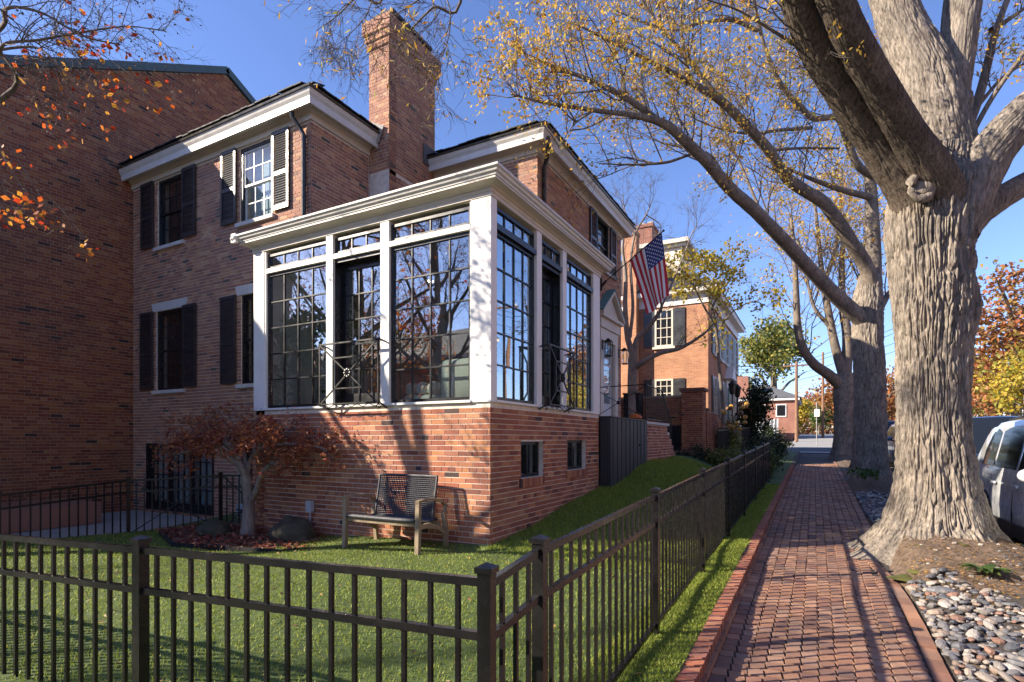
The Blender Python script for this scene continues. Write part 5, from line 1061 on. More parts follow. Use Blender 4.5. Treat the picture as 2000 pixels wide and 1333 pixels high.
# ---- third street tree
T3 = thing('street_tree', 'third and smallest visible oak trunk, forked low, in shade down the walk', 'tree', (1.12, 28, -.7), 'street trees between walk and road')
P = catmull(pxl([(1650, 905, 24), (1650, 860, 24), (1649, 800, 24), (1648, 760, 24), (1648, 730, 24)]), 8); tr = MB(); barktube(tr, P, interp([.45, .42, .40, .40, .34], 8), 60, .05, .9, flare2, seed=14); part('trunk', tr, M['bark'], T3, True); tw = MB(); LCt = []
for pp, rr in [([(1650, 765, 24), (1622, 735, 23.8), (1590, 712, 23.6), (1568, 680, 23.4), (1558, 640, 23.3), (1555, 580, 23.2), (1552, 500, 23), (1545, 420, 23)], [.24, .22, .2, .17, .15, .13, .09, .05]), ([(1650, 740, 24), (1632, 680, 24), (1618, 610, 24), (1606, 540, 24), (1598, 460, 24), (1590, 380, 24)], [.22, .18, .15, .11, .08, .05]),
               ([(1652, 740, 24), (1655, 660, 24), (1645, 590, 24), (1645, 500, 24), (1650, 420, 24)], [.22, .2, .16, .1, .06]), ([(1652, 720, 24), (1672, 650, 24), (1680, 560, 24), (1690, 470, 24)], [.18, .13, .1, .05]), ([(1622, 640, 24), (1590, 600, 24), (1575, 540, 24), (1560, 470, 24)], [.10, .07, .05, .03]), ([(1606, 560, 24), (1628, 500, 24), (1640, 420, 24), (1645, 330, 24)], [.1, .08, .06, .04])]:
    Pp = catmull(pxl(pp), 6); q = MB(); q.tube(Pp, interp(rr, 6), 12); part('limb', q, M['barkd'], T3, True); sprays(tw, LCt, Pp, 16, .3, 1.5, 4.0, .03, 2, .05, (5, 4), 3, .8)
part('twigs', tw, M['twig'], T3, kind='stuff'); part('foliage', leaves(LCt, .13, 23, asp=.5), M['lyel'], T3, kind='stuff')
# ---- oak standing behind the camera whose twigs hang in at the top
T0 = thing('street_tree', 'oak rooted behind the viewer whose thin twigs with narrow yellow leaves hang over the chimney', 'tree', (1.35, -2.2, -1.5), 'street trees between walk and road')
P = catmull([(1.35, -2.2, -1.6), (1.33, -2.2, 0), (1.3, -2.2, 2), (1.25, -2.15, 4), (1.2, -2.0, 6.5), (1.1, -2, 9)], 8); tr = MB(); barktube(tr, P, interp([.5, .42, .4, .36, .28, .15], 8), 70, .06, .9, flare2, seed=4); part('trunk', tr, M['bark'], T0, True); tw = MB(); LCt = []
LL = [[(1.3, -2.2, 3.2), (.4, -.9, 4.6), (-.7, .8, 5.6), (-1.7, 2.4, 5.6), tuple(PW(905, -40, 4.9)), tuple(PW(845, 15, 5.0)), tuple(PW(800, 60, 5.1))], [tuple(PW(870, -10, 5.0)), tuple(PW(880, 30, 5.0)), tuple(PW(872, 90, 5.05)), tuple(PW(850, 130, 5.1))], [(-1.4, 1.8, 5.65), tuple(PW(760, -60, 5.3)), tuple(PW(700, -10, 5.5)), tuple(PW(660, 30, 5.6)), tuple(PW(618, 60, 5.7))],
      [tuple(PW(735, -40, 5.4)), tuple(PW(720, 20, 5.4)), tuple(PW(690, 60, 5.5)), tuple(PW(650, 95, 5.5))], [tuple(PW(880, -60, 5.0)), tuple(PW(830, -10, 5.2)), tuple(PW(770, 30, 5.3)), tuple(PW(730, 40, 5.3))]]
RR = [[.12, .09, .06, .035, .014, .010, .006], [.007, .006, .004, .002], [.03, .014, .009, .006, .003], [.006, .005, .004, .002], [.012, .008, .005, .003]]
for k, (pp, rr) in enumerate(zip(LL, RR)):
    Pp = catmull(pp, 6); q = MB(); q.tube(Pp, interp(rr, 6), 8); part('limb', q, M['barkd'], T0, True); sprays(tw, LCt, Pp, (15, 11, 14, 11, 14)[k], .62 if k == 0 else .25, .35, .75, .0045, 2, -.02, (5, 4), 1, -.25, .12)
rnd2 = random.Random(5)
part('twigs', tw, M['twig'], T0, kind='stuff'); LCt2 = [c for c in LCt if rnd2.random() < .2]; part('foliage', leaves(LCt2, .075, 24, asp=.22), M['lyel'], T0, kind='stuff')
q = MB(); LCb = []
for pp in ([(1.2, -2, 6), (.3, -3, 8), (-1, -3.6, 9.5)], [(1.25, -2.1, 5), (2.4, -2.8, 7), (3.6, -3.4, 9)], [(1.2, -2, 6.5), (1.6, -1.2, 9), (2.0, -.4, 11)], [(1.2, -2.1, 4.5), (-.3, -3.6, 6), (-2, -5, 7.5)]):
    Pp = catmull(pp, 5); q.tube(Pp, interp([.16, .1, .04], 5), 8); sprays(q, LCb, Pp, 14, .2, 1.2, 2.6, .02, 2, .05, (4, 4), 2)
part('upper_limbs', q, M['barkd'], T0, kind='stuff')
# ---- red leaved tree at the left edge
RT = thing('red_leaf_tree', 'nearly bare tree with scattered red and orange leaves reaching in at the upper left', 'tree', (-10.6, 1.2, -1.5))
tr = MB(); Pp = catmull([(-10.6, 1.2, -1.7), (-10.55, 1.25, 0), (-10.4, 1.4, 1.2), (-10.2, 1.5, 2.4)], 6); barktube(tr, Pp, interp([.22, .18, .16, .14], 6), 40, .02, 1, seed=2); part('trunk', tr, M['bark'], RT, True); tw = MB(); LCt = []
LL = [[(-10.2, 1.5, 2.3), (-9.4, 2.3, 3.4), (-8.6, 3.0, 4.3), tuple(PW(0, 95, 5.8)), tuple(PW(80, 78, 5.9)), tuple(PW(170, 62, 6.0)), tuple(PW(250, 52, 6.1)), tuple(PW(325, 62, 6.2))], [(-10.2, 1.5, 2.4), (-9.6, 2.2, 4.0), (-8.8, 2.9, 5.0), tuple(PW(10, 18, 5.6)), tuple(PW(80, 25, 5.8)), tuple(PW(160, 70, 5.9)), tuple(PW(235, 88, 6.0))],
      [(-10.2, 1.5, 2.2), (-9.6, 2.2, 3.6), (-9.0, 2.8, 4.2), tuple(PW(-60, 120, 6.1)), tuple(PW(60, 92, 6.2)), tuple(PW(110, 128, 6.2)), tuple(PW(150, 200, 6.3))], [(-10.2, 1.5, 2.6), (-10.0, 2.1, 3.6), (-9.8, 2.6, 4.4), (-9.6, 3.0, 5.2)],
      [(-10.2, 1.5, 2.4), (-10.8, .6, 3.6), (-11.4, -.4, 5)], [(-10.2, 1.5, 2.4), (-9.2, .8, 3.4), (-8.4, .2, 4.0)], [(-10.2, 1.5, 2.4), (-10.3, 1.9, 3.6), (-10.2, 2.3, 4.6)], [(-10.3, 1.4, 1.8), (-9.0, 1.2, 2.6), (-8.0, 1.3, 3.2)], [(-10.3, 1.4, 2.2), (-11.2, 1.8, 3.4), (-12, 2.2, 4.6)]]
for k, pp in enumerate(LL):
    Pp = catmull(pp, 6); n = len(pp); q = MB(); q.tube(Pp, interp([(.075, .05, .028, .017, .013, .010, .007, .004)[i] if k < 4 else .08*(1-.7*i/(n-1)) for i in range(n)], 6), 8); part('limb', q, M['barkd'], RT, True)
    sprays(tw, LCt, Pp, (26, 24, 16, 7)[k] if k < 4 else 13, .35 if k < 3 else .6 if k == 3 else .2, .35, 1.0 if k < 4 else 1.5, .008, 2, .0, (5, 4), 1, .1, .03)
part('twigs', tw, M['twig'], RT, kind='stuff'); rr_ = np.random.default_rng(2); LCt = np.array(LCt)
nb = LCt[rr_.random(len(LCt)) < .5]; part('buds', leaves(nb, .03, 31, asp=.8), M['twig'], RT, kind='stuff')
near_ = (zcam(LCt[:, 0], LCt[:, 1]) > 3.5); pick = LCt[(rr_.random(len(LCt)) < np.where(near_, .10, .22))]; extra = []
for (px, py, n, sp) in ((180, 85, 12, 22), (160, 98, 5, 8), (205, 165, 10, 22), (225, 180, 8, 18), (290, 170, 5, 12), (288, 215, 3, 6), (120, 235, 5, 8), (100, 238, 4, 8), (125, 285, 4, 6), (205, 255, 4, 8), (12, 330, 6, 12), (55, 425, 4, 10), (20, 420, 12, 18), (60, 430, 8, 14), (110, 435, 6, 14), (40, 375, 3, 8), (180, 495, 3, 8), (165, 478, 2, 6), (60, 395, 4, 10), (240, 100, 6, 14), (140, 60, 6, 14)):
    for _ in range(n): extra.append(tuple(PW(px+rnd.gauss(0, sp), py+rnd.gauss(0, sp*.7), 6.1+rnd.gauss(0, .12))))
part('foliage', leaves(list(map(tuple, pick))+extra+[tuple(Vector(e)+rv(.09)) for e in extra], .068, 33, asp=.7), M['lred'], RT, kind='stuff')
tw = MB(); dl = []
for (px, py) in ((20, 330), (60, 395), (120, 235), (205, 255), (40, 425), (110, 435), (180, 495), (288, 200), (225, 170), (15, 420)):
    Pq = [PW(px-60-rnd.random()*60, py-110-rnd.random()*60, 6.1), PW(px-30, py-50, 6.1), PW(px, py, 6.1)]; tw.tube(catmull(Pq, 4), .004, 4); sprays(tw, dl, catmull(Pq, 4), 4, .3, .2, .45, .003, 1, -.05, (3, 3), 1, -.2)
part('hanging_twigs', tw, M['barkd'], RT, kind='stuff')
# ---- small japanese maple
JM = thing('small_maple', 'small umbrella shaped maple with rusty red foliage in front of the basement windows', 'tree', (-7.39, 5.3, -1.45)); z8 = 8.2
q = MB(); barktube(q, catmull(pxl([(483, 1058, z8), (484, 1030, z8), (486, 990, z8), (484, 955, z8), (480, 930, z8)]), 8), interp([.115, .095, .085, .08, .07], 8), 36, .012, 2, seed=6); part('trunk', q, M['pale'], JM, True); tw = MB(); LCt = []
for k, (pp, rr) in enumerate([([(482, 950, 8.2), (474, 915, 8.2), (452, 898, 8.2), (428, 882, 8.15), (410, 868, 8.1), (380, 875, 8.0), (352, 888, 7.95), (322, 880, 7.9)], [.065, .055, .045, .04, .03, .022, .014, .006]), ([(474, 915, 8.2), (455, 880, 8.2), (432, 862, 8.2), (412, 850, 8.2), (402, 868, 8.15)], [.04, .03, .02, .012, .006]),
              ([(488, 985, 8.2), (500, 960, 8.1), (510, 925, 8.0), (530, 908, 7.95), (548, 905, 7.9), (560, 888, 7.85)], [.05, .045, .036, .028, .02, .008]), ([(480, 932, 8.2), (492, 895, 8.3), (520, 860, 8.35), (560, 845, 8.35), (600, 850, 8.3)], [.05, .035, .025, .016, .007]), ([(480, 932, 8.2), (476, 880, 8.4), (462, 840, 8.5), (440, 825, 8.6)], [.045, .03, .018, .008]), ([(492, 895, 8.3), (515, 875, 8.0), (560, 868, 7.8), (610, 872, 7.7), (640, 880, 7.65)], [.03, .02, .015, .01, .005]), ([(470, 905, 8.2), (440, 870, 8.5), (400, 845, 8.7), (370, 845, 8.8)], [.03, .02, .012, .006])]):
    Pp = catmull(pxl(pp), 6); w = MB(); w.tube([p+rv(.006) for p in Pp], interp(rr, 6), 8); part('limb', w, M['pale'], JM, True); sprays(tw, LCt, Pp, 15, .35, .25, .55, .006, 2, .0, (4, 4), 2, .25, .10)
c = []
for _ in range(7600):
    a = rnd.uniform(0, 2*pi); rr = sqrt(rnd.random()); px = 498+rr*165*cos(a)*(1+.12*sin(3*a)); dz = rr*sin(a)*.55; h = 46*sqrt(max(0, 1-rr*rr*.92)); py = 868-h*rnd.uniform(.25, 1.1)+26*rr**2+6*sin(px*.07)+rnd.gauss(0, 5)+(10*sin(px*.045+1))
    if (sin(px*.11)+sin(py*.19+dz*9)+sin(px*.05+py*.06)) < -.7: continue
    p = PW(px, py, 8.0+dz)
    if p.y > 5.72 and p.x > -7.9: continue
    c.append(tuple(p))
part('twigs', tw, M['twig'], JM, kind='stuff'); LCt = [p for p in LCt if not (p[1] > 5.74 and p[0] > -7.9)]; part('foliage', leaves(c+LCt, .066, 41, asp=.38, flat=.3), M['ljap'], JM, kind='stuff')
# ---- pale bare tree between the houses, golden foliage beside it
CT = thing('crape_myrtle', 'pale barked bare tree with spreading smooth limbs between porch and second house', 'tree', (-5.1, 17.3, -.8)); zz = 17.6; tw = MB(); LCt = []
for k, (pp, rr) in enumerate([([(1237, 900, zz), (1236, 800, zz), (1235, 740, zz), (1237, 690, zz)], [.17, .16, .15, .14]), ([(1237, 695, zz), (1226, 660, zz), (1221, 600, zz), (1222, 540, zz), (1216, 480, zz), (1226, 430, zz)], [.11, .09, .075, .06, .045, .02]), ([(1238, 690, zz), (1245, 662, zz), (1262, 645, 17.3), (1280, 622, 17.0), (1292, 600, 16.8), (1286, 580, 16.7)], [.10, .09, .08, .065, .045, .02]),
              ([(1240, 720, zz), (1258, 706, 17.3), (1290, 690, 17.0), (1330, 680, 16.7), (1375, 652, 16.3), (1395, 630, 16.2)], [.09, .08, .07, .055, .035, .015]), ([(1230, 660, zz), (1236, 600, zz), (1232, 520, zz), (1240, 460, zz), (1262, 420, zz), (1275, 390, zz)], [.06, .05, .04, .035, .025, .012]), ([(1292, 600, 16.8), (1310, 560, 16.8), (1335, 500, 16.8), (1350, 460, 16.8), (1362, 440, 16.8)], [.03, .025, .02, .015, .008]), ([(1240, 460, zz), (1222, 420, zz), (1216, 380, zz)], [.03, .02, .01]), ([(1262, 420, zz), (1290, 440, zz), (1285, 460, zz)], [.02, .014, .008])]):
    Pp = catmull(pxl(pp), 6); q = MB(); q.tube(Pp, interp(rr, 6), 10); part('trunk' if k == 0 else 'limb', q, M['pale'], CT, True)
    if k: sprays(tw, LCt, Pp, 9, .4, .8, 1.7, .014, 2, .05, (5, 4), 0, .5)
part('twigs', tw, M['twig'], CT, kind='stuff')
GT_ = thing('golden_tree', 'golden leaved tree spreading over the eaves of the second house', 'tree', (-2.9, 19.5, -.9)); tw = MB(); LCt = []
for pp, rr in [([(1412, 900, 18.5), (1412, 800, 18.5), (1405, 720, 18.5), (1398, 640, 18.5), (1385, 580, 18.5)], [.07, .06, .055, .05, .04]), ([(1398, 640, 18.5), (1370, 590, 18.3), (1345, 540, 18.1), (1320, 520, 18)], [.04, .03, .02, .01]), ([(1392, 600, 18.5), (1410, 560, 18.5), (1425, 520, 18.5)], [.035, .025, .01]), ([(1400, 650, 18.5), (1430, 610, 18.3), (1470, 590, 18.1), (1500, 600, 18)], [.03, .02, .015, .008])]:
    Pp = catmull(pxl(pp), 5); q = MB(); q.tube(Pp, interp(rr, 5), 8); part('limb', q, M['barkd'], GT_, True); sprays(tw, LCt, Pp, 14, .5, .5, 1.3, .01, 2, .03, (5, 4), 1, .3)
c = list(LCt)
for (px, py, sx, sy, n) in ((1345, 545, 26, 22, 380), (1385, 520, 26, 20, 380), (1400, 560, 24, 20, 260), (1370, 500, 20, 12, 160), (1300, 525, 14, 14, 80), (1425, 535, 14, 16, 120), (1440, 590, 24, 14, 100), (1330, 575, 16, 10, 120)):
    for _ in range(n): c.append(tuple(PW(px+rnd.gauss(0, sx*.6), py+rnd.gauss(0, sy*.6), 18.3+rnd.gauss(0, .4))))
part('twigs', tw, M['twig'], GT_, kind='stuff'); part('foliage', leaves(c, .12, 51, asp=.7), M['lgold'], GT_, kind='stuff')
# ---- blob-free foliage trees in the distance
def ftree(name, label, x, y, h, rx, rz, mat, n, size, group=None, zg=None, seed=1, sparse=0, cat='tree', sub=None, trunk=True):
    g = RD(y) if zg is None else zg; t = thing(name, label, cat, (x, y, g), group); r = np.random.default_rng(seed)
    if trunk:
        q = MB(); q.tube([(x, y, g-.3), (x+.1, y, g+h*.35), (x, y+.1, g+h*.8)], [.035*h, .028*h, .008*h], 8); lc = []
        for k in range(9): a = k*2.4; z0 = g+h*(.3+.05*k); q.tube([(x, y, z0), (x+rx*.4*cos(a), y+rx*.4*sin(a), z0+h*.14), (x+rx*.8*cos(a), y+rx*.8*sin(a), z0+h*.22)], [.014*h, .009*h, .003*h], 5)
        part('trunk', q, M['barkd'], t)
    k = 40 if n > 2500 else 22; cc = r.normal(size=(k, 3)); cc /= np.linalg.norm(cc, axis=1, keepdims=True); cc *= (r.random((k, 1))**.45)*np.array([rx*.85, rx*.85, rz*.85]); w = r.uniform(.16, .34, k)
    i = r.integers(0, k, n); P = cc[i]+r.normal(size=(n, 3))*(w[i][:, None]*np.array([rx, rx, rz])*.62)+[x, y, g+h-rz]; P = P[P[:, 2] > g+.05]
    part('foliage', leaves(P, size, seed, asp=.7), mat, t, kind='stuff'); return t
ftree('distant_tree', 'yellow green tree rising above the distant grey roofed house', -4.5, 76, 15, 4.6, 4.2, M['lmix'], 5200, .42, seed=3)
ftree('distant_tree', 'lower green tree left of the distant grey roofed house', -9, 72, 8, 4, 3, M['lmix'], 2200, .4, seed=4)
AUT = 'autumn trees across the street'
for k, (x, y, h, rx, rz, m, n, s, lb) in enumerate([(12.8, 53, 13.0, 4.8, 5.8, 'lrust', 6500, .34, 'tall rust red tree across the street at the right edge'), (11.4, 45, 6.6, 2.4, 2.8, 'lgold', 3000, .24, 'yellow leaved tree low behind the parked silver car'), (12.3, 58, 7.5, 3.0, 3.2, 'lmix', 2600, .3, 'green and brown tree across the street beside the oak trunk'), (12.5, 60, 8, 3.2, 3.4, 'lrust', 2400, .34, 'rust brown tree seen between the second and first oak trunks'),
                                       (3.5, 100, 9, 5, 4, 'lrust', 2600, .5, 'brownish autumn tree closing the far end of the street'), (-2.5, 92, 6, 3, 2.6, 'lgold', 1600, .4, 'low golden tree behind the utility pole'), (9, 95, 10, 6, 5, 'lrust', 2600, .5, 'broad rust tree at the far right end of the street'), (13, 78, 8, 4, 3.6, 'lgold', 2000, .4, 'golden tree far down the opposite side'), (.5, 84, 4, 2, 1.8, 'lgrn', 1000, .3, 'small green tree at the end of the walk')]):
    ftree('autumn_tree', lb, x, y, h, rx, rz, M[m], n, s, seed=10+k)
ftree('far_woods', 'bare brownish woods on the far horizon', 20, 150, 12, 30, 5, M['lrust'], 6000, 1.0, seed=71, trunk=False)['kind'] = 'stuff'
ftree('far_woods', 'low brown tree line closing the street end', -6, 118, 9, 18, 6, M['lrust'], 9000, .6, seed=72, trunk=False)['kind'] = 'stuff'
ftree('conifer', 'dark dense evergreen beside the second house front door', -2.5, 27.2, 3.6, 1.0, 1.75, M['ldk'], 5200, .12, zg=-.8, seed=30)
for k, (x, y, h, rx, rz, m, lb) in enumerate([(-1.35, 16.6, .95, .55, .5, 'lgrn', 'bright leafed shrub at the end of the metal fence'), (-1.35, 18.6, 1.15, .6, .6, 'ldk', 'dark clipped hedge bush just past the fence end'), (-1.4, 21, 1.3, .7, .65, 'ldk', 'middle dark hedge bush along the walk'), (-1.45, 24, 1.4, .8, .7, 'ldk', 'farthest dark hedge bush along the walk'), (-2.2, 16.6, .9, .6, .45, 'lmix', 'yellow green shrub behind the fence near the iron railing'), (-3.2, 16.9, 1.0, .6, .5, 'ldk', 'low dark shrub by the brown brick pier')]):
    ftree('shrub', lb, x, y, h, rx, rz, M[m], 2600, .075, zg=L(y)-.05, seed=40+k, cat='shrub')
ftree('hydrangea', 'shrub with dried tan flower heads before the second house', -2.7, 20.3, 1.6, .8, .7, M['lmix'], 1500, .09, zg=-.85, seed=50, cat='shrub')
hdt = thing('dried_flowers', 'cluster of dried tan hydrangea heads above the iron railing', 'flowers', (-2.6, 20.1, 0))
for _ in range(34): hd = MB(); a = rnd.uniform(0, 6.3); hd.sphere((-2.6+.75*cos(a)*rnd.random(), 20.1+.75*sin(a), .15+rnd.random()*1.1), .085, 7, 5, (1, 1, .85), .12); part('flower_head', hd, M['litter2'], hdt)
C = np.stack([np.random.default_rng(3).normal(1.05, .12, 160), np.random.default_rng(4).normal(15.4, .5, 160), np.full(160, -.85)], 1); C[:, 2] += np.random.default_rng(5).random(160)*.16; solo('ground_plant', leaves(C, .12, 55, flat=.3), M['lgrn'], 'low green plant at the foot of the second oak', 'plant')
HO_ = thing('hosta', 'small broad leaved green plant on the soil beside the pebbles', 'plant', (1.41, 6.7, -1.4)); zp = strip(1.41, 6.7)
for k in range(19):
    a = k*2.4; ln = .17+.05*rnd.random(); w = .035; el = .7+.7*rnd.random(); q = MB(); V = []; 
    for j in range(6):
        t = j/5; rr = ln*t; z = zp+.02+rr*el*(1-.8*t); ww = w*sin(pi*min(1, .08+t*.95))+.002
        for s in (-1, 0, 1): V.append((1.41+rr*cos(a)-s*ww*sin(a), 6.7+rr*sin(a)+s*ww*cos(a), z-abs(s)*-.008))
    q.add(V, [[j*3+s, j*3+s+1, j*3+s+4, j*3+s+3] for j in range(5) for s in (0, 1)]); part('leaf', q, M['lgrn'], HO_, True)
# litter on the soil and elsewhere
r = np.random.default_rng(12); n = 11000; X_ = r.uniform(.82, 2.0, n); Y_ = 6.0+10*r.random(n)**2.2; Z_ = np.array([strip(a, b)+.012 for a, b in zip(X_, Y_)]); struct('leaf_litter', leaves(np.stack([X_, Y_, Z_], 1), .042, 61, flat=.85, asp=.13), M['litter2'], kind='stuff')
n = 260; X_ = r.uniform(-6.5, -.75, n); Y_ = r.uniform(1.5, 5.6, n); Z_ = np.array([lawnz(a, b)+.022 for a, b in zip(X_, Y_)]); struct('lawn_leaves', leaves(np.stack([X_, Y_, Z_], 1), .045, 64, flat=.8, asp=.4), M['litter2'], kind='stuff')
st_t = MB()
for _ in range(70):
    x = rnd.uniform(.9, 1.95); y = rnd.uniform(6.4, 8.2); st_t.sphere((x, y, strip(x, y)+.004), rnd.uniform(.008, .022), 6, 4, (1.3, 1, .7), .15)
struct('soil_gravel', st_t, M['pebble'], kind='stuff')
n = 420; X_ = r.uniform(-.6, .7, n); Y_ = r.uniform(2, 20, n); Z_ = np.array([swz(a, b)+.012 for a, b in zip(X_, Y_)]); struct('walk_leaves', leaves(np.stack([X_, Y_, Z_], 1), .03, 62, flat=.85, asp=.3), M['litter2'], kind='stuff')
n = 420; X_ = r.uniform(-8.1, -3.3, n); struct('gutter_leaves', leaves(np.stack([X_, np.full(n, 5.62)+r.uniform(-.04, .25, n), np.full(n, 3.262)], 1), .045, 63, flat=.5), M['litter'], kind='stuff')
mo = MB()
for (px, py, zc_, s) in ((1775, 1090, 5.5, .16), (1795, 1085, 5.5, .10), (1870, 1022, 6.0, .09), (1800, 1015, 6.05, .07)): p = PW(px, py, zc_); mo.sphere((p.x, p.y, strip(p.x, p.y)-.012), s, 18, 8, (1, .8, .2), .22)
struct('moss_patch', mo, M['moss'], True, kind='stuff')
for k, (px, py, s, lb) in enumerate(((1790, 1068, .07, 'tan stone in the soil beside the moss'), (1862, 1085, .075, 'pinkish wedge of stone on the soil before the oak'), (1838, 1152, .09, 'long brown stone at the rim of the pebble bed'))):
    zc_ = 1078*1.33/(py-860); p = PW(px, py, zc_); q = MB(); q.sphere((p.x, p.y, strip(p.x, p.y)+.01), s, 9, 6, (1.3, .7, .45), .15); solo('loose_stone', q, M['pebble'], lb, 'stone')
# ================================================================ cars
def car(label, paint, x, yfront, ln=4.65, w=.93, h=1.68, group=None):
    g = RD(yfront+ln/2); t = thing('parked_car', label, 'car', (x, yfront+ln/2, g), group)
    def prof(s):      # bottom, belt, roof heights and half widths along the length (0 = nose)
        u = s/ln; bon = .78+.27*smooth(0, .22, u); tail = .98+.06*smooth(1, .9, u)
        roof = bon if u < .20 else bon+(h-bon)*smooth(.20, .40, u)
        if u > .80: roof = h-.05-(h-1.06)*smooth(.86, 1.0, u)*.92-.04*smooth(.8, 1, u)
        belt = min(.98+.08*u, roof-.02); hw = w*(1-.16*exp(-(u/.07)**1.3)-.10*exp(-((1-u)/.05)**1.2)); return belt, roof, hw
    n = 40; sec = []
    for i in range(n+1):
        s = ln*i/n; b, rf_, hw = prof(s); gh = max(0, (rf_-b)/(h-1.0)); rw = hw*(1-.22*min(1, gh)); bt = .30 if 0 < i < n else .45
        pts = [(0, bt), (hw*.93, bt), (hw*.985, bt+.12), (hw, .62), (hw*.985, .86), (hw*.955, b), (rw+(hw*.955-rw)*.0+.0, rf_-.07*min(1, gh+.2)), (rw*.80, rf_-.022), (0, rf_+.012)]
        y = yfront+s; row = [(x+a, y, g+z) for a, z in pts]+[(x-a, y, g+z) for a, z in pts[-2:0:-1]]; sec.append(row)
    m = len(sec[0]); V = [p for row in sec for p in row]; F = [[i*m+j, i*m+(j+1) % m, (i+1)*m+(j+1) % m, (i+1)*m+j] for i in range(n) for j in range(m)]
    q = MB(); q.add(V, F); 
    for i in (0, n): q.add(sec[i]+[(x, sec[i][0][1], g+.6)], [[j, (j+1) % m, m, m] for j in range(m)])
    body = part('body', q, paint, t, True)
    def side(u, f, sg):   # point on the greenhouse side, f from belt (0) to roof edge (1)
        b, rf_, hw = prof(u*ln); gh = max(0, (rf_-b)/(h-1.0)); rw = hw*(1-.22*min(1, gh)); zt = rf_-.07*min(1, gh+.2); xx = hw*.955+(rw-hw*.955)*f; return (x+sg*(xx+.008), yfront+u*ln, g+b+(zt-b)*f)
    for sg in (-1, 1):
        for (a, b, f0, f1, sa, sb) in ((.335, .535, .10, .90, .20, .9), (.555, .735, .10, .90, .9, .9), (.755, .87, .12, .88, .9, .45)):
            k = 8; V = []; 
            for i in range(k+1):
                uu = a+(b-a)*i/k; tt = f1*1.0; top_ = f0+(f1-f0)*min(1, (sa+(1-sa)*min(1, i/2.5)), (sb+(1-sb)*min(1, (k-i)/2.5))); V += [side(uu, f0, sg), side(uu, (f0+top_)/2, sg), side(uu, top_, sg)]
            q = MB(); q.add(V, [[i*3+j, i*3+j+1, i*3+j+4, i*3+j+3] for i in range(k) for j in (0, 1)]); part('side_window', q, M['cglass'], t, True)
        for u_ in (.325, .545, .745):
            q = MB(); pts = []
            for z in (.42, .6, .8, .95): b, rf_, hw = prof(u_*ln); pts.append((x+sg*(hw*(1.0 if z < .7 else .985 if z < .9 else .965)+.001), yfront+u_*ln, g+z))
            q.tube(pts, .007, 5); part('door_seam', q, M['plast'], t)
        for u_ in (.50, .69):
            q = MB(); b, rf_, hw = prof(u_*ln); q.bar((x+sg*(hw+.018), yfront+u_*ln-.07, g+.90), (x+sg*(hw+.018), yfront+u_*ln+.09, g+.905), .022, .03); part('door_handle', q, paint, t)
        q = MB(); b, rf_, hw = prof(.32*ln); q.sphere((x+sg*(hw+.10), yfront+.33*ln, g+1.08), .10, 12, 8, (1.1, .8, .8)); q.bar((x+sg*(hw-.04), yfront+.335*ln, g+1.0), (x+sg*(hw+.08), yfront+.33*ln, g+1.04), .05); part('wing_mirror', q, paint, t, True)
        q = MB(); q.bar((x+sg*(w+.002), yfront+.22*ln, g+.36), (x+sg*(w+.002), yfront+.78*ln, g+.36), .03, .16); part('sill_trim', q, M['plast'], t)
        q = MB(); q.sphere((x+sg*w*.72, yfront+ln-.06, g+.93), .14, 10, 7, (1, .7, .8)); part('tail_light', q, M['lampr'], t, True)
        q = MB(); q.sphere((x+sg*w*.70, yfront+.17, g+.74), .15, 10, 7, (1.1, 1, .6)); part('headlight', q, M['lampw'], t, True)
        for u_ in (.185, .80):
            c = (x+sg*(w-.11), yfront+u_*ln, g+.335); q = MB(); q.lathe([(.36, -.12), (.40, -.12), (.40, .125), (.36, .125)], (x+sg*(w-.11), yfront+u_*ln, g+.36), 26, axis='x'); part('wheel_arch', q, M['plast'], t)
            q = MB(); q.lathe([(.20, -.10), (.335, -.11), (.345, 0), (.335, .11), (.20, .105)], c, 26, axis='x'); wh = part('wheel', q, M['tyre'], t, True)
            q = MB(); q.lathe([(.0, sg*.085), (.06, sg*.09), (.07, sg*.06), (.2, sg*.10), (.225, sg*.10)], c, 26, axis='x'); 
            for j in range(5): a = j*2*pi/5; q.bar((c[0]+sg*.10, c[1], c[2]), (c[0]+sg*.10, c[1]+.2*cos(a), c[2]+.2*sin(a)), .05, .03)
            part('rim', q, M['rim'], wh)
    for (a, b, nm) in ((.225, .375, 'windshield'), (.885, .965, 'rear_window')):
        V = []; k = 6
        for i in range(k+1):
            u = a+(b-a)*i/k; bb, rf_, hw = prof(u*ln); gh = max(0, (rf_-bb)/(h-1.0)); rw = hw*(1-.22*min(1, gh))*.84
            for j in range(-4, 5): V.append((x+rw*j/4, yfront+u*ln+(-.01 if nm == 'windshield' else .012), g+rf_+.010-.012*(abs(j)/4)))
        q = MB(); q.add(V, [[i*9+j, i*9+j+1, (i+1)*9+j+1, (i+1)*9+j] for i in range(k) for j in range(8)]); part(nm, q, M['cglass'], t, True)
    for sg in (-1, 1): q = MB(); q.tube([(x+sg*.62, yfront+ln*.42, g+h-.0), (x+sg*.62, yfront+ln*.6, g+h+.035), (x+sg*.62, yfront+ln*.82, g+h-.03)], .016, 6); part('roof_rail', q, M['plast'], t)
    return t
CG = 'cars parked along the kerb'
car('silver white parked SUV at the right edge beside the oak roots', M['carw'], 3.08, 6.3, ln=4.95, h=1.78, group=CG)
car('dark blue parked SUV directly behind the silver white one', M['carb'], 3.15, 12.0, h=1.76, group=CG)
car('grey blue parked car seen between the first and second oak trunks', M['carg'], 3.25, 21.0, h=1.66, group=CG)
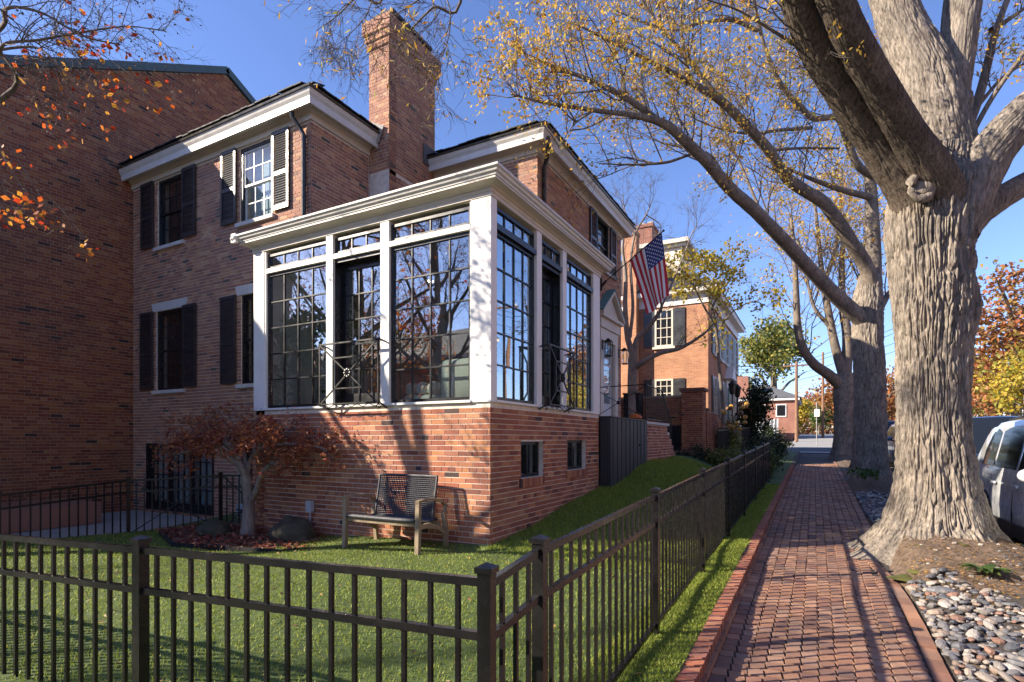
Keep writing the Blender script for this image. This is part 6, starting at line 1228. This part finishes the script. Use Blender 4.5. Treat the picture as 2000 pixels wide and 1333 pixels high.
car('dark parked car beyond the second oak', M['carb'], 3.25, 33.5, group=CG); car('blue parked car farthest down the street beside the walk end', M['carb'], 3.1, 46, group=CG); car('silver car parked farthest down the street', M['cars'], 3.1, 53, group=CG)
# ================================================================ poles, wires, sign
WP = []
for k, (x, y, h, cr, lb) in enumerate(((-1.25, 50, 6.3, 1, 'brown utility pole with a crossarm left of the walk end'), (.75, 62, 8.6, 0, 'taller utility pole at the far end of the walk'), (10.2, 30, 8.5, 1, 'utility pole across the street hidden by the big oak'))):
    t = thing('utility_pole', lb, 'utility pole', (x, y, L(y)-.3)); q = MB(); q.tube([(x, y, L(y)-.4), (x, y, h)], [.14, .10], 10, cap=True); part('pole', q, M['woodpole'], t)
    if cr:
        q = MB(); q.bar((x-1.0, y, h-.3), (x+1.0, y, h-.3), .1); part('crossarm', q, M['woodpole'], t)
        for d_ in (-.9, -.4, .4, .9): q = MB(); q.lathe([(.03, h-.25), (.06, h-.2), (.03, h-.1)], (x+d_, y, 0), 6); part('insulator', q, M['acbox'], t)
def wire(a, b, sag, lb):
    a = Vector(a); b = Vector(b); pts = [a.lerp(b, i/24)-Vector((0, 0, sag*4*(i/24)*(1-i/24))) for i in range(25)]; q = MB(); q.tube(pts, .014, 4); o = solo('power_line', q, M['iron'], lb, 'wire', group='overhead power lines')
GW = 'thin overhead power line crossing the sky above the far street'
for j, (h1, h2, sg_) in enumerate(((6.0, 6.6, .5), (5.7, 6.3, .45), (8.2, 8.0, .6), (7.6, 7.4, .5))):
    wire((-32, 51, h1+1.4), (-1.25+.2*j, 50, h1 if j < 2 else 6.0), sg_, ('topmost', 'second', 'third', 'lowest')[j]+' overhead line left of the brown utility pole')
for j, h_ in enumerate((8.2, 7.9, 7.3, 6.8)): wire((-1.25, 50, h_-2), (10.2, 30, h_), .4, ('topmost', 'second', 'third', 'lowest')[j]+' overhead line between the two utility poles')
for j, h_ in enumerate((8.2, 7.8, 7.1)): wire((10.2, 30, h_), (26, 20, h_+1.5), .5, ('topmost', 'middle', 'lowest')[j]+' overhead line at the right edge above the autumn tree')
SG = thing('street_sign', 'white sign on a thin post at the far end of the walk', 'sign', (.15, 43, -.3)); q = MB(); q.tube([(.15, 43, -.6), (.15, 43, 2.6)], .035, 6); part('post', q, M['conc'], SG); q = MB(); q.box(0, .32, 42.93, 42.96, 1.6, 2.1); part('sign_panel', q, M['white'], SG)
# ================================================================ what lies behind the viewer (seen in the panes, and casting shade)
for k, (x, y, w_, d_, h_, lb) in enumerate(((-25, -20, 17, 8, 4.9, 'brick house across the side street, left one, mirrored in the sunroom panes'), (-43, -21, 13, 8, 5.4, 'third brick house across the side street, farthest left'), (-6, -23, 12, 8, 5.0, 'brick house across the side street, right one'), (16, 6, 6, 15, 6.6, 'brick house across the main street mirrored in the side panes'), (16, 26, 6, 14, 6.9, 'brick house farther up across the main street'), (16.5, -12, 6, 12, 6.4, 'brick house down across the main street'))):
    t = thing('facing_house', lb, 'house', (x, y, RD(y))); m = MB(); m.box(x-w_/2, x+w_/2, y-d_/2, y+d_/2, RD(y)-.5, h_); part('wall', m, M['farbrick'], t); m = MB(); roofpoly(m, hip(x-w_/2-.4, x+w_/2+.4, y-d_/2-.4, y+d_/2+.4, h_+.25, .6)); part('roof', m, M['slateg'], t)
    m = MB(); m.box(x-w_/2-.35, x+w_/2+.35, y-d_/2-.35, y+d_/2+.35, h_+.003, h_+.24); part('cornice', m, M['white'], t)
    for j in range(4):
        for z in (.2, 2.7):
            if z+1.3 > h_: continue
            if k < 3: a = x-w_/2+1+j*(w_-2)/3.6; m = MB(); m.box(a, a+.9, y+d_/2+.003, y+d_/2+.06, z, z+1.4); o = part('window', m, M['white'], t); m = MB(); m.box(a+.1, a+.8, y+d_/2+.063, y+d_/2+.07, z+.1, z+1.3); part('pane', m, M['cglass'], o)
            else: a = y-d_/2+1+j*(d_-2)/3.6; m = MB(); m.box(x-w_/2-.06, x-w_/2-.003, a, a+.9, z, z+1.4); o = part('window', m, M['white'], t); m = MB(); m.box(x-w_/2-.07, x-w_/2-.063, a+.1, a+.8, z+.1, z+1.3); part('pane', m, M['cglass'], o)
def bare(label, x, y, h, mat, leafsz, keep, seed, n1=9, spread=.55, thick=.03):
    global rnd; rnd = random.Random(seed); g = RD(y); t = thing('bare_tree', label, 'tree', (x, y, g)); q = MB(); P = catmull([(x, y, g-.3), (x+.1, y, g+h*.2), (x, y+.1, g+h*.42), (x+.1, y, g+h*.7), (x, y, g+h*.95)], 5); q.tube(P, interp([thick*h*.8, thick*h*.62, thick*h*.5, thick*h*.3, .02], 5), 12); part('trunk', q, M['bark'], t, True); tw = MB(); LC = []
    for k in range(n1):
        a = k*2.4+rnd.random(); z0 = g+h*(.28+.5*k/n1); d = Vector((cos(a)*spread*1.5, sin(a)*spread*1.5, .8)).normalized(); ln = h*(.42-.2*k/n1); b0 = Vector((x, y, z0)); poly = [b0, b0+d*ln*.5+rv(.1), b0+d*ln+rv(.2)+Vector((0, 0, .3))]; Pp = catmull(poly, 5); tw.tube(Pp, interp([thick*h*.35, thick*h*.2, .02], 5), 7); sprays(tw, LC, Pp, 11, .2, h*.1, h*.2, .02, 2, .05, (5, 4), 2, .4)
    part('branches', tw, M['twig'], t, kind='stuff'); LC = [c for c in LC if rnd.random() < keep]
    if LC: part('foliage', leaves(LC, leafsz, seed, asp=.6), mat, t, kind='stuff')
bare('tall bare tree beside the side street mirrored in the large corner window', -15.5, -9.5, 13, M['lrust'], .13, .2, 81)
bare('red leaved tree across the side street mirrored in the middle panes', -20.5, -12.5, 9.5, M['lred'], .16, .8, 82)
bare('second bare tree across the side street mirrored in the left panes', -25, -12, 13, M['lrust'], .14, .3, 88)
bare('red leaved tree farther left across the side street', -30, -13, 10, M['lred'], .16, .8, 89)
bare('thinly leaved tree across the side street to the right', -1.5, -14, 12, M['lrust'], .15, .5, 83)
bare('tree across the main street mirrored in the side panes', 12.6, 5.5, 10, M['lgold'], .16, .6, 86)
bare('second tree across the main street mirrored in the side panes', 12.7, 13, 9, M['lmix'], .16, .8, 87)
ftree('evergreen', 'dark bushy evergreen added out of view by the neighbour wall to shade the sunroom base', -12.3, 1.3, 5.4, .85, 2.2, M['ldk'], 2600, .12, zg=-1.6, seed=90)  # unseen evergreen put in for its shade on the sunroom wall
ftree('evergreen', 'second dark evergreen added out of view nearer the lawn to shade the sunroom base', -11.3, 1.9, 4.9, .8, 1.1, M['ldk'], 1600, .11, zg=-1.6, seed=91)  # lower unseen evergreen, added to extend that wall shade
